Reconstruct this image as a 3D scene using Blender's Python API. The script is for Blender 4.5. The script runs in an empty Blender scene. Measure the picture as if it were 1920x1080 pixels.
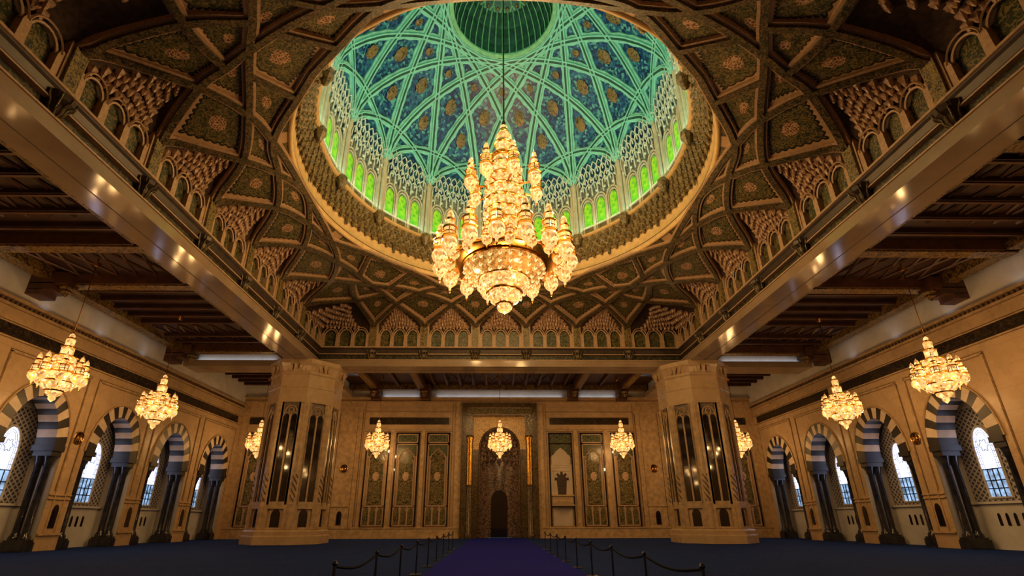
import bpy, math, random
from math import sin, cos, pi, sqrt, radians as rad
from mathutils import Vector as V, Matrix
random.seed(7)
SC = bpy.context.scene
COL = SC.collection

# ------------------------------------------------------------------ camera
CAM_POS = V((-0.4692, -21.692, 1.42))
F_PX, PITCH, YAW, ROLL, PX, PY = 910.0, .3698, .0159, -.0021, 941.2, 624.0
cd = bpy.data.cameras.new('camera'); cam = bpy.data.objects.new('camera', cd); COL.objects.link(cam)
cd.sensor_width = 36.0; cd.sensor_fit = 'HORIZONTAL'; cd.lens = F_PX / 1920 * 36
cd.shift_x = (960 - PX) / 1920; cd.shift_y = (PY - 540) / 1920
cd.clip_start = .05; cd.clip_end = 300
_r = V((cos(YAW), -sin(YAW), 0)); _h = V((sin(YAW), cos(YAW), 0)); _z = V((0, 0, 1))
_w = _h * cos(PITCH) + _z * sin(PITCH); _u = _z * cos(PITCH) - _h * sin(PITCH)
_r2 = _r * cos(ROLL) + _u * sin(ROLL); _u2 = _u * cos(ROLL) - _r * sin(ROLL)
cam.matrix_world = Matrix(((_r2.x, _u2.x, -_w.x, CAM_POS.x), (_r2.y, _u2.y, -_w.y, CAM_POS.y), (_r2.z, _u2.z, -_w.z, CAM_POS.z), (0, 0, 0, 1)))
SC.camera = cam

# ------------------------------------------------------------------ world, exposure, big lights
wd = bpy.data.worlds.new('sky'); SC.world = wd; wd.use_nodes = True
wd.node_tree.nodes['Background'].inputs[0].default_value = (.55, .7, 1, 1)
wd.node_tree.nodes['Background'].inputs[1].default_value = .6
vs = SC.view_settings
vs.view_transform = 'Standard'; vs.look = 'None'; vs.gamma = 1; vs.use_curve_mapping = False
vs.exposure = 0.0
cy = SC.cycles
cy.max_bounces = 6; cy.diffuse_bounces = 4; cy.glossy_bounces = 3; cy.transmission_bounces = 2; cy.transparent_max_bounces = 4
cy.sample_clamp_indirect = 4; cy.caustics_reflective = False; cy.caustics_refractive = False
cy.use_denoising = True

WARM = (1, .57, .205)
P_MAIN, P_AISLE, P_COVE, P_SLOT = 340, 114, 60, 9
E_CRYSTAL, E_DAY, E_GREEN = 1.3, 3.2, .62

def lamp(name, kind, loc, power, color, size=.3, rot=None, size_y=None, parent=None):
    l = bpy.data.lights.new(name, kind); l.energy = power; l.color = color
    if kind == 'POINT': l.shadow_soft_size = size
    if kind == 'AREA':
        l.shape = 'RECTANGLE'; l.size = size; l.size_y = size_y or size
    o = bpy.data.objects.new(name, l); COL.objects.link(o); o.location = loc
    if rot: o.rotation_euler = rot
    if parent: o.parent = parent
    return o
# cove lamps standing on the drum ledge, washing the dome
for k in range(16):
    a = rad(22.5 * k)
    p = V((9.45 * sin(a), 9.45 * cos(a), 20.5)); d = V((-.62 * sin(a), -.62 * cos(a), 1)).normalized()
    o = lamp('dome_cove_lamp', 'AREA', p, P_COVE, (.50, 1, .80), 3.0, size_y=.25)
    o.rotation_euler = d.to_track_quat('-Z', 'Y').to_euler()
lamp('crown_lamp', 'POINT', (0, .5, 33.0), 70, (.45, 1, .6), .25)
# lamps hidden in the wall cove above the cornice (cool strip light on the upper wall)
for (x, y, rz, L) in (*[(sx, yy, 0, 3.8) for sx in (-23.8, 23.8) for yy in (-5.6, -1.8, 2.0, 5.8, 9.6)], (0, 23.98, 90, 12), (-9.4, 23.98, 90, 3.4), (9.4, 23.98, 90, 3.4),
                      (-20.3, 14.1, 90, 6), (20.3, 14.1, 90, 6), (-14.1, 20.2, 0, 6), (14.1, 20.2, 0, 6)):
    wl = abs(x) > 22 or abs(y) > 22
    o = lamp('wall_cove_lamp', 'AREA', (x, y, (11.85 if abs(x) > 22 else 12.55) if wl else 13.0), (.65 if abs(x) > 22 else 1) * P_SLOT * L / 8, (.86, .92, 1), .3, size_y=L)
    dx, dy = (math.copysign(.45, x), 0) if rz == 0 and wl else (0, .45) if wl else (0, .3) if rz else (-math.copysign(.3, x) * -1, 0)
    q = V((dx, dy, .9)).to_track_quat('-Z', 'Y'); o.rotation_euler = q.to_euler()
    if rz == 90: o.data.size, o.data.size_y = L, .3

# ------------------------------------------------------------------ material helpers
class NT:
    def __init__(s, name, rough=.6, metal=0.0, spec=.5):
        s.m = bpy.data.materials.new(name); s.m.use_nodes = True
        s.t = s.m.node_tree; s.b = s.t.nodes['Principled BSDF']
        s.b.inputs['Roughness'].default_value = rough; s.b.inputs['Metallic'].default_value = metal
        s.b.inputs['Specular IOR Level'].default_value = spec
        s.tc = s.t.nodes.new('ShaderNodeTexCoord')
    def put(s, sock, v):
        if isinstance(v, (int, float)): sock.default_value = v
        elif isinstance(v, tuple): sock.default_value = v + ((1,) if len(v) == 3 and len(sock.default_value) == 4 else ())
        else: s.t.links.new(v, sock)
    def obj(s): return s.tc.outputs['Object']
    def uv(s): return s.tc.outputs['UV']
    def sep(s, vec):
        n = s.t.nodes.new('ShaderNodeSeparateXYZ'); s.put(n.inputs[0], vec); return n.outputs
    def noise(s, scale, detail=2, vec=None, rough=.5, dist=0):
        n = s.t.nodes.new('ShaderNodeTexNoise'); n.inputs['Scale'].default_value = scale; n.inputs['Detail'].default_value = detail
        n.inputs['Roughness'].default_value = rough; n.inputs['Distortion'].default_value = dist
        s.put(n.inputs['Vector'], vec or s.obj()); return n.outputs[0]
    def vor(s, scale, vec=None, feat='F1', out='Distance'):
        n = s.t.nodes.new('ShaderNodeTexVoronoi'); n.feature = feat; n.inputs['Scale'].default_value = scale
        s.put(n.inputs['Vector'], vec or s.obj()); return n.outputs[out]
    def ma(s, op, a, b=0.0, c=0.0):
        n = s.t.nodes.new('ShaderNodeMath'); n.operation = op
        s.put(n.inputs[0], a); s.put(n.inputs[1], b); s.put(n.inputs[2], c); return n.outputs[0]
    def ramp(s, fac, stops, con=False):
        n = s.t.nodes.new('ShaderNodeValToRGB'); cr = n.color_ramp
        if con: cr.interpolation = 'CONSTANT'
        while len(cr.elements) < len(stops): cr.elements.new(.5)
        for e, (p, c) in zip(cr.elements, stops): e.position = p; e.color = c + (1,)
        s.put(n.inputs[0], fac); return n.outputs[0]
    def mix(s, fac, a, b, mode='MIX'):
        n = s.t.nodes.new('ShaderNodeMix'); n.data_type = 'RGBA'; n.blend_type = mode
        s.put(n.inputs[0], fac); s.put(n.inputs[6], a); s.put(n.inputs[7], b); return n.outputs[2]
    def base(s, c): s.put(s.b.inputs['Base Color'], c); return s
    def emit(s, c, st): s.put(s.b.inputs['Emission Color'], c); s.put(s.b.inputs['Emission Strength'], st); return s
    def bump(s, h, strength=.4, dist=.05):
        n = s.t.nodes.new('ShaderNodeBump'); n.inputs['Strength'].default_value = strength; n.inputs['Distance'].default_value = dist
        s.put(n.inputs['Height'], h); s.t.links.new(n.outputs[0], s.b.inputs['Normal']); return s

def plain(name, c, rough=.6, metal=0.0, spec=.5, var=.25, scale=3.0):
    m = NT(name, rough, metal, spec)
    f = m.noise(scale, 4)
    lo = tuple(x * (1 - var) for x in c); hi = tuple(min(1, x * (1 + var)) for x in c)
    m.base(m.ramp(f, [(.3, lo), (.7, hi)])); return m.m
def stone(name, c, rough=.3, course=1.05, joint=True, rv=.2):
    m = NT(name, rough, 0, .5)
    f = m.noise(.7, 6, rough=.65, dist=.4)
    col = m.ramp(f, [(.3, tuple(x * .82 for x in c)), (.55, c), (.72, tuple(min(1, x * 1.12) for x in c))])
    if joint:
        z = m.sep(m.obj())[2]
        j = m.ma('LESS_THAN', m.ma('FRACT', m.ma('DIVIDE', z, course)), .018)
        col = m.mix(m.ma('MULTIPLY', j, .45), col, tuple(x * .4 for x in c))
    m.base(col)
    m.put(m.b.inputs['Roughness'], m.ma('ADD', m.ma('MULTIPLY', m.noise(2, 3), rv), rough - rv / 2))
    return m.m
def ornament(name, ground, line, second, scale, rough=.35, lw=.05, metal=0.0):
    """dense arabesque: thin scrolling lines of one colour and dots of another on a ground"""
    m = NT(name, rough, metal)
    n1 = m.noise(scale, 2.5, dist=1.2)
    a = m.ma('LESS_THAN', m.ma('ABSOLUTE', m.ma('SUBTRACT', n1, .5)), lw)
    v = m.vor(scale * 1.3)
    dots = m.ma('LESS_THAN', v, .28)
    g = m.mix(m.noise(scale * .3, 2), tuple(x * .6 for x in ground), tuple(min(1, x * 1.4) for x in ground))
    m.base(m.mix(a, m.mix(dots, g, second), line)); m.bump(n1, .3, .03)
    return m.m

M = {}
BEIGE = (.50, .34, .195)
M['stone'] = stone('beige_marble', BEIGE, .28)
M['stone_plain'] = stone('beige_marble_polished', (.33, .235, .16), .12, joint=False, rv=.08)
M['stone_pale'] = stone('pale_marble', (.55, .45, .35), .35, joint=False)
M['stone_white'] = stone('white_plaster', (.60, .57, .55), .9, joint=False)
M['stone_white'].node_tree.nodes['Principled BSDF'].inputs['Specular IOR Level'].default_value = .05
M['frame'] = plain('beige_moulding', (.46, .31, .17), .3)
M['groove'] = plain('brown_groove', (.12, .07, .035), .6)
M['tan'] = plain('tan_plaster_trim', (.44, .29, .18), .5, var=.2, scale=8)
M['dark_marble'] = plain('dark_marble', (.022, .022, .03), .12, var=.5)
M['vous_dark'] = plain('black_stone', (.016, .013, .014), .4, var=.4)
M['vous_pale'] = plain('pale_stone', (.60, .47, .35), .45, var=.12)
M['wood'] = plain('dark_red_wood', (.028, .008, .004), .5, var=.5, scale=1.5)
M['wood2'] = plain('brown_wood', (.075, .028, .011), .45, var=.4, scale=2)
M['wood_gold'] = ornament('gilded_wood_frieze', (.035, .02, .007), (.22, .125, .035), (.07, .04, .018), 4.5, lw=.07)
M['panel_green'] = ornament('green_floral_tile', (.022, .035, .012), (.20, .15, .06), (.06, .05, .03), 5.0, lw=.04)
M['rib_dark'] = ornament('patterned_green_rib', (.025, .028, .012), (.17, .11, .05), (.04, .03, .015), 7, lw=.05)
M['post'] = ornament('patterned_post', (.03, .03, .012), (.26, .19, .07), (.05, .04, .02), 8, lw=.07)
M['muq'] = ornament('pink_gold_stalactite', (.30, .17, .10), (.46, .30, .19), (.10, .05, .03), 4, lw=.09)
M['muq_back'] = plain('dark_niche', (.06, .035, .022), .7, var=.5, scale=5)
M['cornice'] = plain('dark_bronze_cornice', (.042, .028, .022), .45, var=.35)
M['frieze'] = ornament('script_frieze', (.010, .011, .006), (.085, .07, .03), (.015, .016, .008), 3.2, rough=.5, lw=.04)
M['band'] = ornament('script_band', (.012, .008, .006), (.06, .04, .02), (.014, .01, .007), 3.4, rough=.3, lw=.03)
M['ring'] = plain('gilded_plaster_ring', (.62, .43, .19), .4, var=.12)
M['muq_dark'] = ornament('bronze_stalactite', (.065, .05, .022), (.22, .165, .07), (.022, .018, .008), 6, lw=.08)
M['drum'] = plain('cream_drum_stone', (.55, .47, .32), .5, var=.15)
M['drum_back'] = ornament('grey_drum_tile', (.10, .11, .10), (.34, .36, .30), (.14, .16, .14), 4, lw=.08)
M['lace'] = plain('pale_tracery', (.60, .62, .52), .5, var=.15)
M['dome_rib'] = plain('turquoise_rib', (.24, .62, .52), .45, var=.15)
M['dome_line'] = plain('dark_green_line', (.012, .075, .05), .5)
M['gold'] = plain('gilded_metal', (.80, .42, .09), .25, 1.0, var=.2)
M['gold_dark'] = plain('dark_gilt', (.20, .09, .02), .3, 1.0)
M['brass'] = plain('brass_disc', (.55, .33, .10), .25, 1.0)
M['steel'] = plain('steel_post', (.10, .12, .15), .3, 1.0)
M['rope'] = plain('dark_rope', (.008, .01, .016), .9, spec=.1)
M['oc_dark'] = plain('dark_green_lantern', (.018, .06, .045), .4, var=.5)
M['oc_rib'] = plain('pale_green_lantern_rib', (.22, .50, .26), .4)
M['blackglass'] = plain('dark_polished_panel', (.012, .008, .010), .06, spec=.7)
M['grey'] = plain('grey_stone_recess', (.16, .12, .10), .5)
M['door'] = plain('door_wood_and_opening_shade', (.05, .03, .025), .4)

def m_dome():
    m = NT('blue_mosaic', .3)
    v = m.vor(6, out='Color'); s = m.sep(v)
    n = m.noise(.8, 3)
    c = m.ramp(s[0], [(0, (.006, .022, .09)), (.4, (.02, .09, .24)), (.64, (.03, .20, .27)), (.84, (.13, .44, .42))], True)
    m.base(m.mix(m.ma('MULTIPLY', n, .5), c, (.01, .05, .16))); return m.m
M['dome'] = m_dome()
M['dome_medal'] = ornament('brown_gold_medallion', (.05, .025, .014), (.24, .14, .04), (.02, .07, .06), 5, lw=.09)
def m_vault():
    m = NT('vault_panel', .42)
    s = m.sep(m.uv()); p, q = s[0], s[1]
    ep = m.ma('MINIMUM', p, m.ma('SUBTRACT', 1, p)); eq = m.ma('MINIMUM', q, m.ma('SUBTRACT', 1, q))
    e = m.ma('MINIMUM', ep, eq)
    near = m.ma('LESS_THAN', ep, eq)
    al = m.ma('ADD', m.ma('MULTIPLY', near, q), m.ma('MULTIPLY', m.ma('SUBTRACT', 1, near), p))
    sc = m.ma('ABSOLUTE', m.ma('SINE', m.ma('MULTIPLY', al, 31.4)))
    th = m.ma('ADD', .155, m.ma('MULTIPLY', sc, -.035))
    border = m.ma('LESS_THAN', e, th)
    line = m.ma('LESS_THAN', e, m.ma('ADD', th, .03))
    n1 = m.noise(6.5, 3, dist=1.0)
    lines = m.ma('LESS_THAN', m.ma('ABSOLUTE', m.ma('SUBTRACT', n1, .5)), .045)
    g = m.mix(m.noise(2.5, 3), (.010, .016, .005), (.045, .060, .016))
    fld = m.mix(lines, g, (.21, .155, .06))
    red = m.ma('GREATER_THAN', m.noise(9, 1), .66)
    fld = m.mix(red, fld, (.13, .07, .03))
    d = m.ma('SQRT', m.ma('ADD', m.ma('POWER', m.ma('SUBTRACT', p, .5), 2), m.ma('POWER', m.ma('SUBTRACT', q, .5), 2)))
    medal = m.ma('LESS_THAN', d, .13)
    mc = m.mix(m.ma('LESS_THAN', m.vor(9, feat='DISTANCE_TO_EDGE'), .12), (.14, .06, .03), (.52, .34, .20))
    c = m.mix(medal, fld, mc)
    c = m.mix(line, c, (.008, .009, .004))
    c = m.mix(border, c, m.mix(m.noise(5, 3), (.36, .23, .13), (.52, .35, .20)))
    m.base(c); m.bump(m.ma('ADD', n1, m.ma('MULTIPLY', border, 1.0)), .35, .05)
    return m.m
M['vault'] = m_vault()
def m_crystal(name, c0, c1, st):
    m = NT(name, .15)
    v = m.vor(9, out='Color'); s = m.sep(v)
    c = m.ramp(s[0], [(0, c0), (1, c1)])
    m.base((.12, .06, .02)); f = m.ma('ADD', m.ma('MULTIPLY', s[1], st * 1.1), st * .35)
    m.emit(c, f); m.m.cycles.emission_sampling = 'NONE'; return m.m
M['crystal'] = m_crystal('lit_crystal', (1, .33, .045), (1, .68, .29), E_CRYSTAL)
M['crystal2'] = m_crystal('lit_amber_crystal', (1, .30, .03), (1, .55, .14), E_CRYSTAL * .5)
def m_green():
    m = NT('green_lit_glass', .2)
    n = m.noise(3.2, 3, dist=.5)
    m.base((.1, .3, .02)); m.emit(m.ramp(n, [(.3, (.03, .28, .01)), (.5, (.22, .62, .01)), (.68, (.62, .72, .02))]), E_GREEN)
    m.m.cycles.emission_sampling = 'NONE'; return m.m
M['green'] = m_green()
def m_day(name, c0, c1, st, sc):
    m = NT(name, .1)
    n = m.noise(sc, 3)
    m.base((.3, .4, .5)); m.emit(m.ramp(n, [(.35, c0), (.65, c1)]), st); return m.m
M['day'] = m_day('clear_daylit_glass', (.50, .56, 1), (.78, .82, 1), E_DAY, 1.5)
M['day_blue'] = m_day('glowing_outside_view', (.02, .07, .13), (.25, .42, .70), E_DAY * .5, 3.0)  # blue emission stands in for the buildings seen through the lower panes
def m_lattice():
    m = NT('carved_lattice_screen', .5)
    s = m.sep(m.obj()); y, z = s[1], s[2]
    a = m.ma('FRACT', m.ma('MULTIPLY', m.ma('ADD', y, z), 3.2)); b = m.ma('FRACT', m.ma('MULTIPLY', m.ma('SUBTRACT', y, z), 3.2))
    l = m.ma('MAXIMUM', m.ma('LESS_THAN', a, .34), m.ma('LESS_THAN', b, .34))
    m.base(m.mix(l, (.06, .06, .09), (.46, .42, .40))); m.bump(l, .6, .05); return m.m
M['lattice'] = m_lattice()
def m_carpet():
    m = NT('navy_carpet', .95, 0, .1)
    n = m.vor(.9, out='Color'); s = m.sep(n)
    w = m.noise(3, 4)
    m.base(m.mix(m.ma('LESS_THAN', m.ma('ABSOLUTE', m.ma('SUBTRACT', w, .5)), .03), m.mix(s[0], (.002, .016, .12), (.003, .023, .14)), (.010, .03, .13)))
    return m.m
M['carpet'] = m_carpet()
M['runner'] = plain('royal_blue_carpet', (.006, .010, .26), .95, spec=.1, var=.2, scale=10)
M['tile'] = ornament('green_gold_mosaic_panel', (.035, .040, .022), (.24, .18, .08), (.08, .07, .04), 6, rough=.14, lw=.05)
M['tile_b'] = ornament('blue_green_mosaic', (.03, .05, .04), (.18, .17, .09), (.06, .08, .06), 8, rough=.15, lw=.05)
M['mih_dark'] = ornament('mihrab_dark_mosaic', (.040, .026, .014), (.13, .085, .035), (.035, .03, .02), 6, rough=.18, lw=.05)
M['mih_glow'] = ornament('mihrab_gold_glow_mosaic', (.20, .10, .018), (.50, .27, .05), (.08, .04, .01), 6, rough=.3, lw=.07, metal=.9)
M['mih_brown'] = ornament('mihrab_brown_gold_mosaic', (.27, .145, .03), (.58, .34, .08), (.12, .06, .02), 6, rough=.2, lw=.07)
M['mih_niche'] = ornament('mihrab_niche_mosaic', (.045, .030, .030), (.20, .13, .09), (.10, .06, .06), 4, rough=.25, lw=.06)

# ------------------------------------------------------------------ mesh helpers
class MB:
    def __init__(s, mp=None): s.v = []; s.f = []; s.mi = []; s.uv = []; s.mp = mp; s.has_uv = False
    def add(s, vs, fs, mi=0, uvs=None):
        o = len(s.v)
        s.v += [tuple(s.mp(*p)) if s.mp else tuple(p) for p in vs]
        for f in fs:
            s.f.append([i + o for i in f]); s.mi.append(mi)
            if uvs: s.has_uv = True; s.uv += [uvs[i] for i in f]
            else: s.uv += [(0, 0)] * len(f)
        return s
    def box(s, x0, x1, y0, y1, z0, z1, mi=0):
        vs = [(x, y, z) for z in (z0, z1) for y in (y0, y1) for x in (x0, x1)]
        return s.add(vs, [(0, 2, 3, 1), (4, 5, 7, 6), (0, 1, 5, 4), (2, 6, 7, 3), (0, 4, 6, 2), (1, 3, 7, 5)], mi)
    def quad(s, a, b, c, d, mi=0): return s.add([a, b, c, d], [(0, 1, 2, 3)], mi)
    def lathe(s, prof, n=16, c=(0, 0, 0), mi=0, a0=0.0):
        vs = []; fs = []; m = len(prof)
        for i in range(n):
            a = a0 + 2 * pi * i / n
            for r, z in prof: vs.append((c[0] + r * sin(a), c[1] + r * cos(a), c[2] + z))
        for i in range(n):
            j = (i + 1) % n
            for k in range(m - 1): fs.append((i * m + k, j * m + k, j * m + k + 1, i * m + k + 1))
        return s.add(vs, fs, mi)
    def tube(s, pts, r, n=5, mi=0, closed=False):
        pts = [V(p) for p in pts]; vs = []; fs = []; L = len(pts)
        for i, p in enumerate(pts):
            t = (pts[(i + 1) % L] - pts[i - 1]) if closed else (pts[min(i + 1, L - 1)] - pts[max(i - 1, 0)])
            t.normalize(); a = V((0, 0, 1)) if abs(t.z) < .9 else V((1, 0, 0))
            u = t.cross(a).normalized(); w = t.cross(u)
            for k in range(n):
                q = p + (u * cos(2 * pi * k / n) + w * sin(2 * pi * k / n)) * r; vs.append(q)
        for i in range(L if closed else L - 1):
            j = (i + 1) % L
            for k in range(n):
                k2 = (k + 1) % n; fs.append((i * n + k, i * n + k2, j * n + k2, j * n + k))
        return s.add(vs, fs, mi)
    def bar(s, pts, nrm, w0, w1, d0, d1, mi=0, wav=0.0, nw=0):
        """bar swept along pts: spans w0..w1 sideways and d0..d1 along the normal; wav makes a scalloped outer edge"""
        pts = [V(p) for p in pts]; L = len(pts); vs = []; fs = []
        for i, p in enumerate(pts):
            t = (pts[min(i + 1, L - 1)] - pts[max(i - 1, 0)]).normalized(); n = V(nrm[i]); b = t.cross(n).normalized()
            e = wav * (i % 2)
            a0 = w0 - (e if w0 < 0 and abs(w0) > abs(w1) else 0); a1 = w1 + (e if w1 > 0 and abs(w1) > abs(w0) else 0)
            if wav and w0 == -w1: a0 = w0 - e; a1 = w1 + e
            for (a, d) in ((a0, d0), (a1, d0), (a1, d1), (a0, d1)): vs.append(p + b * a + n * d)
        for i in range(L - 1):
            for k in range(4):
                k2 = (k + 1) % 4; fs.append((i * 4 + k, i * 4 + k2, i * 4 + 4 + k2, i * 4 + 4 + k))
        fs += [(0, 1, 2, 3), (L * 4 - 4, L * 4 - 3, L * 4 - 2, L * 4 - 1)]
        return s.add(vs, fs, mi)
    def ball(s, c, r, n=8, m=5, mi=0, sz=1.0):
        return s.lathe([(r * sin(pi * k / m), -r * sz * cos(pi * k / m)) for k in range(m + 1)], n, c, mi)
    def prism(s, poly, d0, d1, mi=0):
        """poly in the map's (u, v) plane, extruded along its third axis"""
        n = len(poly); vs = [(a, b, d0) for a, b in poly] + [(a, b, d1) for a, b in poly]
        fs = [tuple(range(n)), tuple(range(2 * n - 1, n - 1, -1))] + [(i, (i + 1) % n, n + (i + 1) % n, n + i) for i in range(n)]
        return s.add(vs, fs, mi)
    def build(s, name, mats, parent=None, smooth=False):
        me = bpy.data.meshes.new(name); me.from_pydata(s.v, [], s.f)
        for m in (mats if isinstance(mats, (list, tuple)) else [mats]): me.materials.append(M[m])
        me.polygons.foreach_set('material_index', s.mi)
        if s.has_uv:
            l = me.uv_layers.new(name='UVMap'); l.data.foreach_set('uv', [x for p in s.uv for x in p])
        if smooth: me.polygons.foreach_set('use_smooth', [True] * len(s.f))
        me.update()
        o = bpy.data.objects.new(name, me); COL.objects.link(o)
        if parent: o.parent = parent
        return o
def tag(o, label=None, cat=None, group=None, kind=None):
    if label: o['label'] = label
    if cat: o['category'] = cat
    if group: o['group'] = group
    if kind: o['kind'] = kind
    return o
def empty(name, label=None, cat=None, loc=(0, 0, 0), rz=0.0, group=None, kind=None):
    o = bpy.data.objects.new(name, None); COL.objects.link(o); o.location = loc; o.rotation_euler = (0, 0, rz); o.empty_display_size = .3
    return tag(o, label, cat, group, kind)
KIDS = {}
def copy_tree(o, parent=None):
    c = o.copy(); COL.objects.link(c)
    if parent: c.parent = parent; c.matrix_parent_inverse = o.matrix_parent_inverse
    for ch in list(o.children): copy_tree(ch, c)
    return c
def arch(hw, zs, rise, n=14, pw=1.0):
    return [(-hw * cos(pi * i / n), zs + rise * abs(sin(pi * i / n)) ** pw) for i in range(n + 1)]
def lancet(hw, z0, zs, zt, n=5):
    """pointed window outline, counter-clockwise from bottom left"""
    R = [(hw * (1 - (i / n) ** 1.7), zs + (zt - zs) * sin(pi / 2 * i / n)) for i in range(n + 1)]
    return [(-hw, z0), (hw, z0)] + R + [(-x, z) for x, z in R[-2::-1]]

# ================================================================== SETTING
fl = MB(); fl.quad((-29, -24.5, 0), (29, -24.5, 0), (29, 25.5, 0), (-29, 25.5, 0)); tag(fl.build('floor', 'carpet'), kind='structure')
WZ = 13.9
def side_wall(sg, name):
    mp = lambda u, z, w: (sg * (24.2 + w), u, z)
    wall = empty(name, kind='structure')
    b = MB(mp); CS = (3.75, 9.5, 15.2, 21.0); HO = 2.14
    edges = [-24.4] + [x for c in CS for x in (c - HO, c + HO)] + [24.4]
    for i in range(0, len(edges), 2): b.add([(edges[i], 0, 0), (edges[i + 1], 0, 0), (edges[i + 1], WZ, 0), (edges[i], WZ, 0)], [(0, 1, 2, 3)])
    for c in CS:
        A = arch(HO, 5.2, 3.1)
        for (x0, z0), (x1, z1) in zip(A, A[1:]): b.add([(c + x0, z0, 0), (c + x1, z1, 0), (c + x1, WZ, 0), (c + x0, WZ, 0)], [(0, 1, 2, 3)])
    b.build('wall_face', 'stone', wall)
    # alcoves behind the arches
    b = MB(mp)
    for c in CS:
        for e in (-1, 1): b.box(c + e * 2.14, c + e * 2.24, 0, 8.7, .02, 1.6)
        b.box(c - 2.24, c + 2.24, 8.45, 8.7, .02, 1.65); b.box(c - 2.24, c + 2.24, 0, 8.6, 1.6, 1.75)
        b.box(c - 2.14, c + 2.14, 0, 2.2, 1.4, 1.6)
    b.build('alcove', 'stone_white', wall)
    b = MB(mp)   # sill ledges and slots of the alcove parapet
    for c in CS: b.box(c - 2.14, c + 2.14, 2.2, 2.32, 1.25, 1.6)
    b.build('sill', 'stone_white', wall)
    b = MB(mp)
    for c in CS[:3]:
        for k in range(5): b.prism([(c - .75 + k * .42 + x, z) for x, z in lancet(.075, 1.15, 1.6, 1.75)], 1.395, 1.37)
    b.build('slot', 'blackglass', wall)
    # mouldings on the wall face
    b = MB(mp)
    for c in CS:
        for e in (-1, 1): b.box(c + e * 2.5 - .05, c + e * 2.5 + .05, 3.0, 9.3, -.07, .01)
        b.box(c - 2.55, c + 2.55, 9.25, 9.35, -.07, .01)
    for y in (6.62, 12.35, 18.1):
        for e in (-1, 1): b.box(y + e * .33 - .04, y + e * .33 + .04, .9, 9.3, -.06, .01)
        for z in (2.55, 2.75): b.box(y - .72, y + .72, z, z + .06, -.08, .01)
        b.box(y - .72, y + .72, .75, .85, -.1, .01)
    b.box(-24, 24.1, 11.3, 11.42, -.12, .01); b.box(-24, 24.1, 11.62, 11.75, -.2, .01)
    b.box(-24, 24.1, 9.82, 9.9, -.06, .01); b.box(-24, 24.1, 10.5, 10.58, -.06, .01)
    b.build('moulding', 'frame', wall)
    b = MB(mp)
    for c in CS:
        for e in (-1, 1):
            for d in (-.085, .085): b.box(c + e * 2.5 + d - .015, c + e * 2.5 + d + .015, 3.0, 9.22 if d * e < 0 else 9.4, -.012, .01)
        b.box(c - 2.42, c + 2.42, 9.20, 9.23, -.012, .01); b.box(c - 2.6, c + 2.6, 9.38, 9.41, -.012, .01)
    for y in (6.62, 12.35, 18.1):
        for e in (-1, 1): b.box(y + e * .26 - .015, y + e * .26 + .015, 2.85, 9.2, -.012, .01)
    for z in (9.79, 10.61, 11.27): b.box(-24, 24.1, z, z + .025, -.012, .01)
    b.build('painted_groove_shade', 'groove', wall)  # raised dark strips that paint groove shade beside the mouldings
    b = MB(mp); b.box(-24, 24.1, 11.75, 13.9, -.02, .01); b.build('upper_plaster', 'stone_white', wall)
    b = MB(mp)
    u = -12.0
    while u < 24: b.box(u, u + .13, 11.43, 11.6, -.13, .01); u += .26
    b.build('dentil', 'groove', wall)
    b = MB(mp)
    for y in (6.62, 12.35, 18.1): b.prism([(y + x, z) for x, z in lancet(.2, 1.1, 1.95, 2.3)], -.02, .01)
    b.build('pier_niche', 'blackglass', wall)
    return wall
side_wall(-1, 'wall_left'); side_wall(1, 'wall_right')

# back wall ---------------------------------------------------------------
def bmp(u, z, w): return (u, 24.2 + w, z)
wb = empty('wall_back', kind='structure')
b = MB(bmp)
for x0, x1 in ((-26.5, -3.45), (3.45, 26.5)): b.add([(x0, 0, 0), (x1, 0, 0), (x1, WZ, 0), (x0, WZ, 0)], [(0, 1, 2, 3)])
b.add([(-3.45, 11.85, 0), (3.45, 11.85, 0), (3.45, WZ, 0), (-3.45, WZ, 0)], [(0, 1, 2, 3)])
b.build('wall_face', 'stone', wb)
b = MB(bmp)
for x0, x1 in ((-24.2, -3.5), (3.5, 24.2)):
    b.box(x0, x1, 0, .12, -.25, .01); b.box(x0, x1, .12, .85, -.12, .01); b.box(x0, x1, .8, .9, -.16, .01)
b.box(-24.2, 24.2, 11.95, 12.1, -.16, .01); b.box(-24.2, 24.2, 12.35, 12.48, -.3, .01)
for e in (-1, 1):
    for x0, x1, d in ((12.85, 15.4, .12), (15.4, 17.2, .25), (3.5, 4.1, .15), (20.3, 20.9, .14), (23.5, 24.2, .15)):
        b.box(min(e * x0, e * x1), max(e * x0, e * x1), .85, 11.95, -d, .01)
    for x in (13.2, 15.05): b.box(e * x - .05, e * x + .05, .9, 11.0, -.18, 0)
    b.box(min(e * 13.2, e * 15.05), max(e * 13.2, e * 15.05), 9.2, 9.3, -.18, 0); b.box(min(e * 13.2, e * 15.05), max(e * 13.2, e * 15.05), 2.6, 2.7, -.18, 0)
    for x in (7.1, 9.95): b.box(e * x - .17, e * x + .17, .9, 9.3, -.10, .01)
    b.box(min(e * 4.4, e * 12.7), max(e * 4.4, e * 12.7), 9.3, 9.42, -.1, .01)
b.build('moulding', 'frame', wb)
b = MB(bmp)
for e in (-1, 1):
    for x in (4.4, 12.7, 7.4, 9.65): b.box(e * x - .015, e * x + .015, .95, 9.3 if 5 < x < 12 else 11.9, -.02, .01)
    b.box(min(e * 4.4, e * 12.7), max(e * 4.4, e * 12.7), 9.26, 9.29, -.02, .01); b.box(min(e * 4.4, e * 12.7), max(e * 4.4, e * 12.7), 11.1, 11.13, -.02, .01)
    for x, d in ((12.85, .12), (15.4, .25), (13.28, .125), (14.97, .125)): b.box(e * x - .02, e * x + .02, .95, 11.0, -d - .005, .01)
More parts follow.
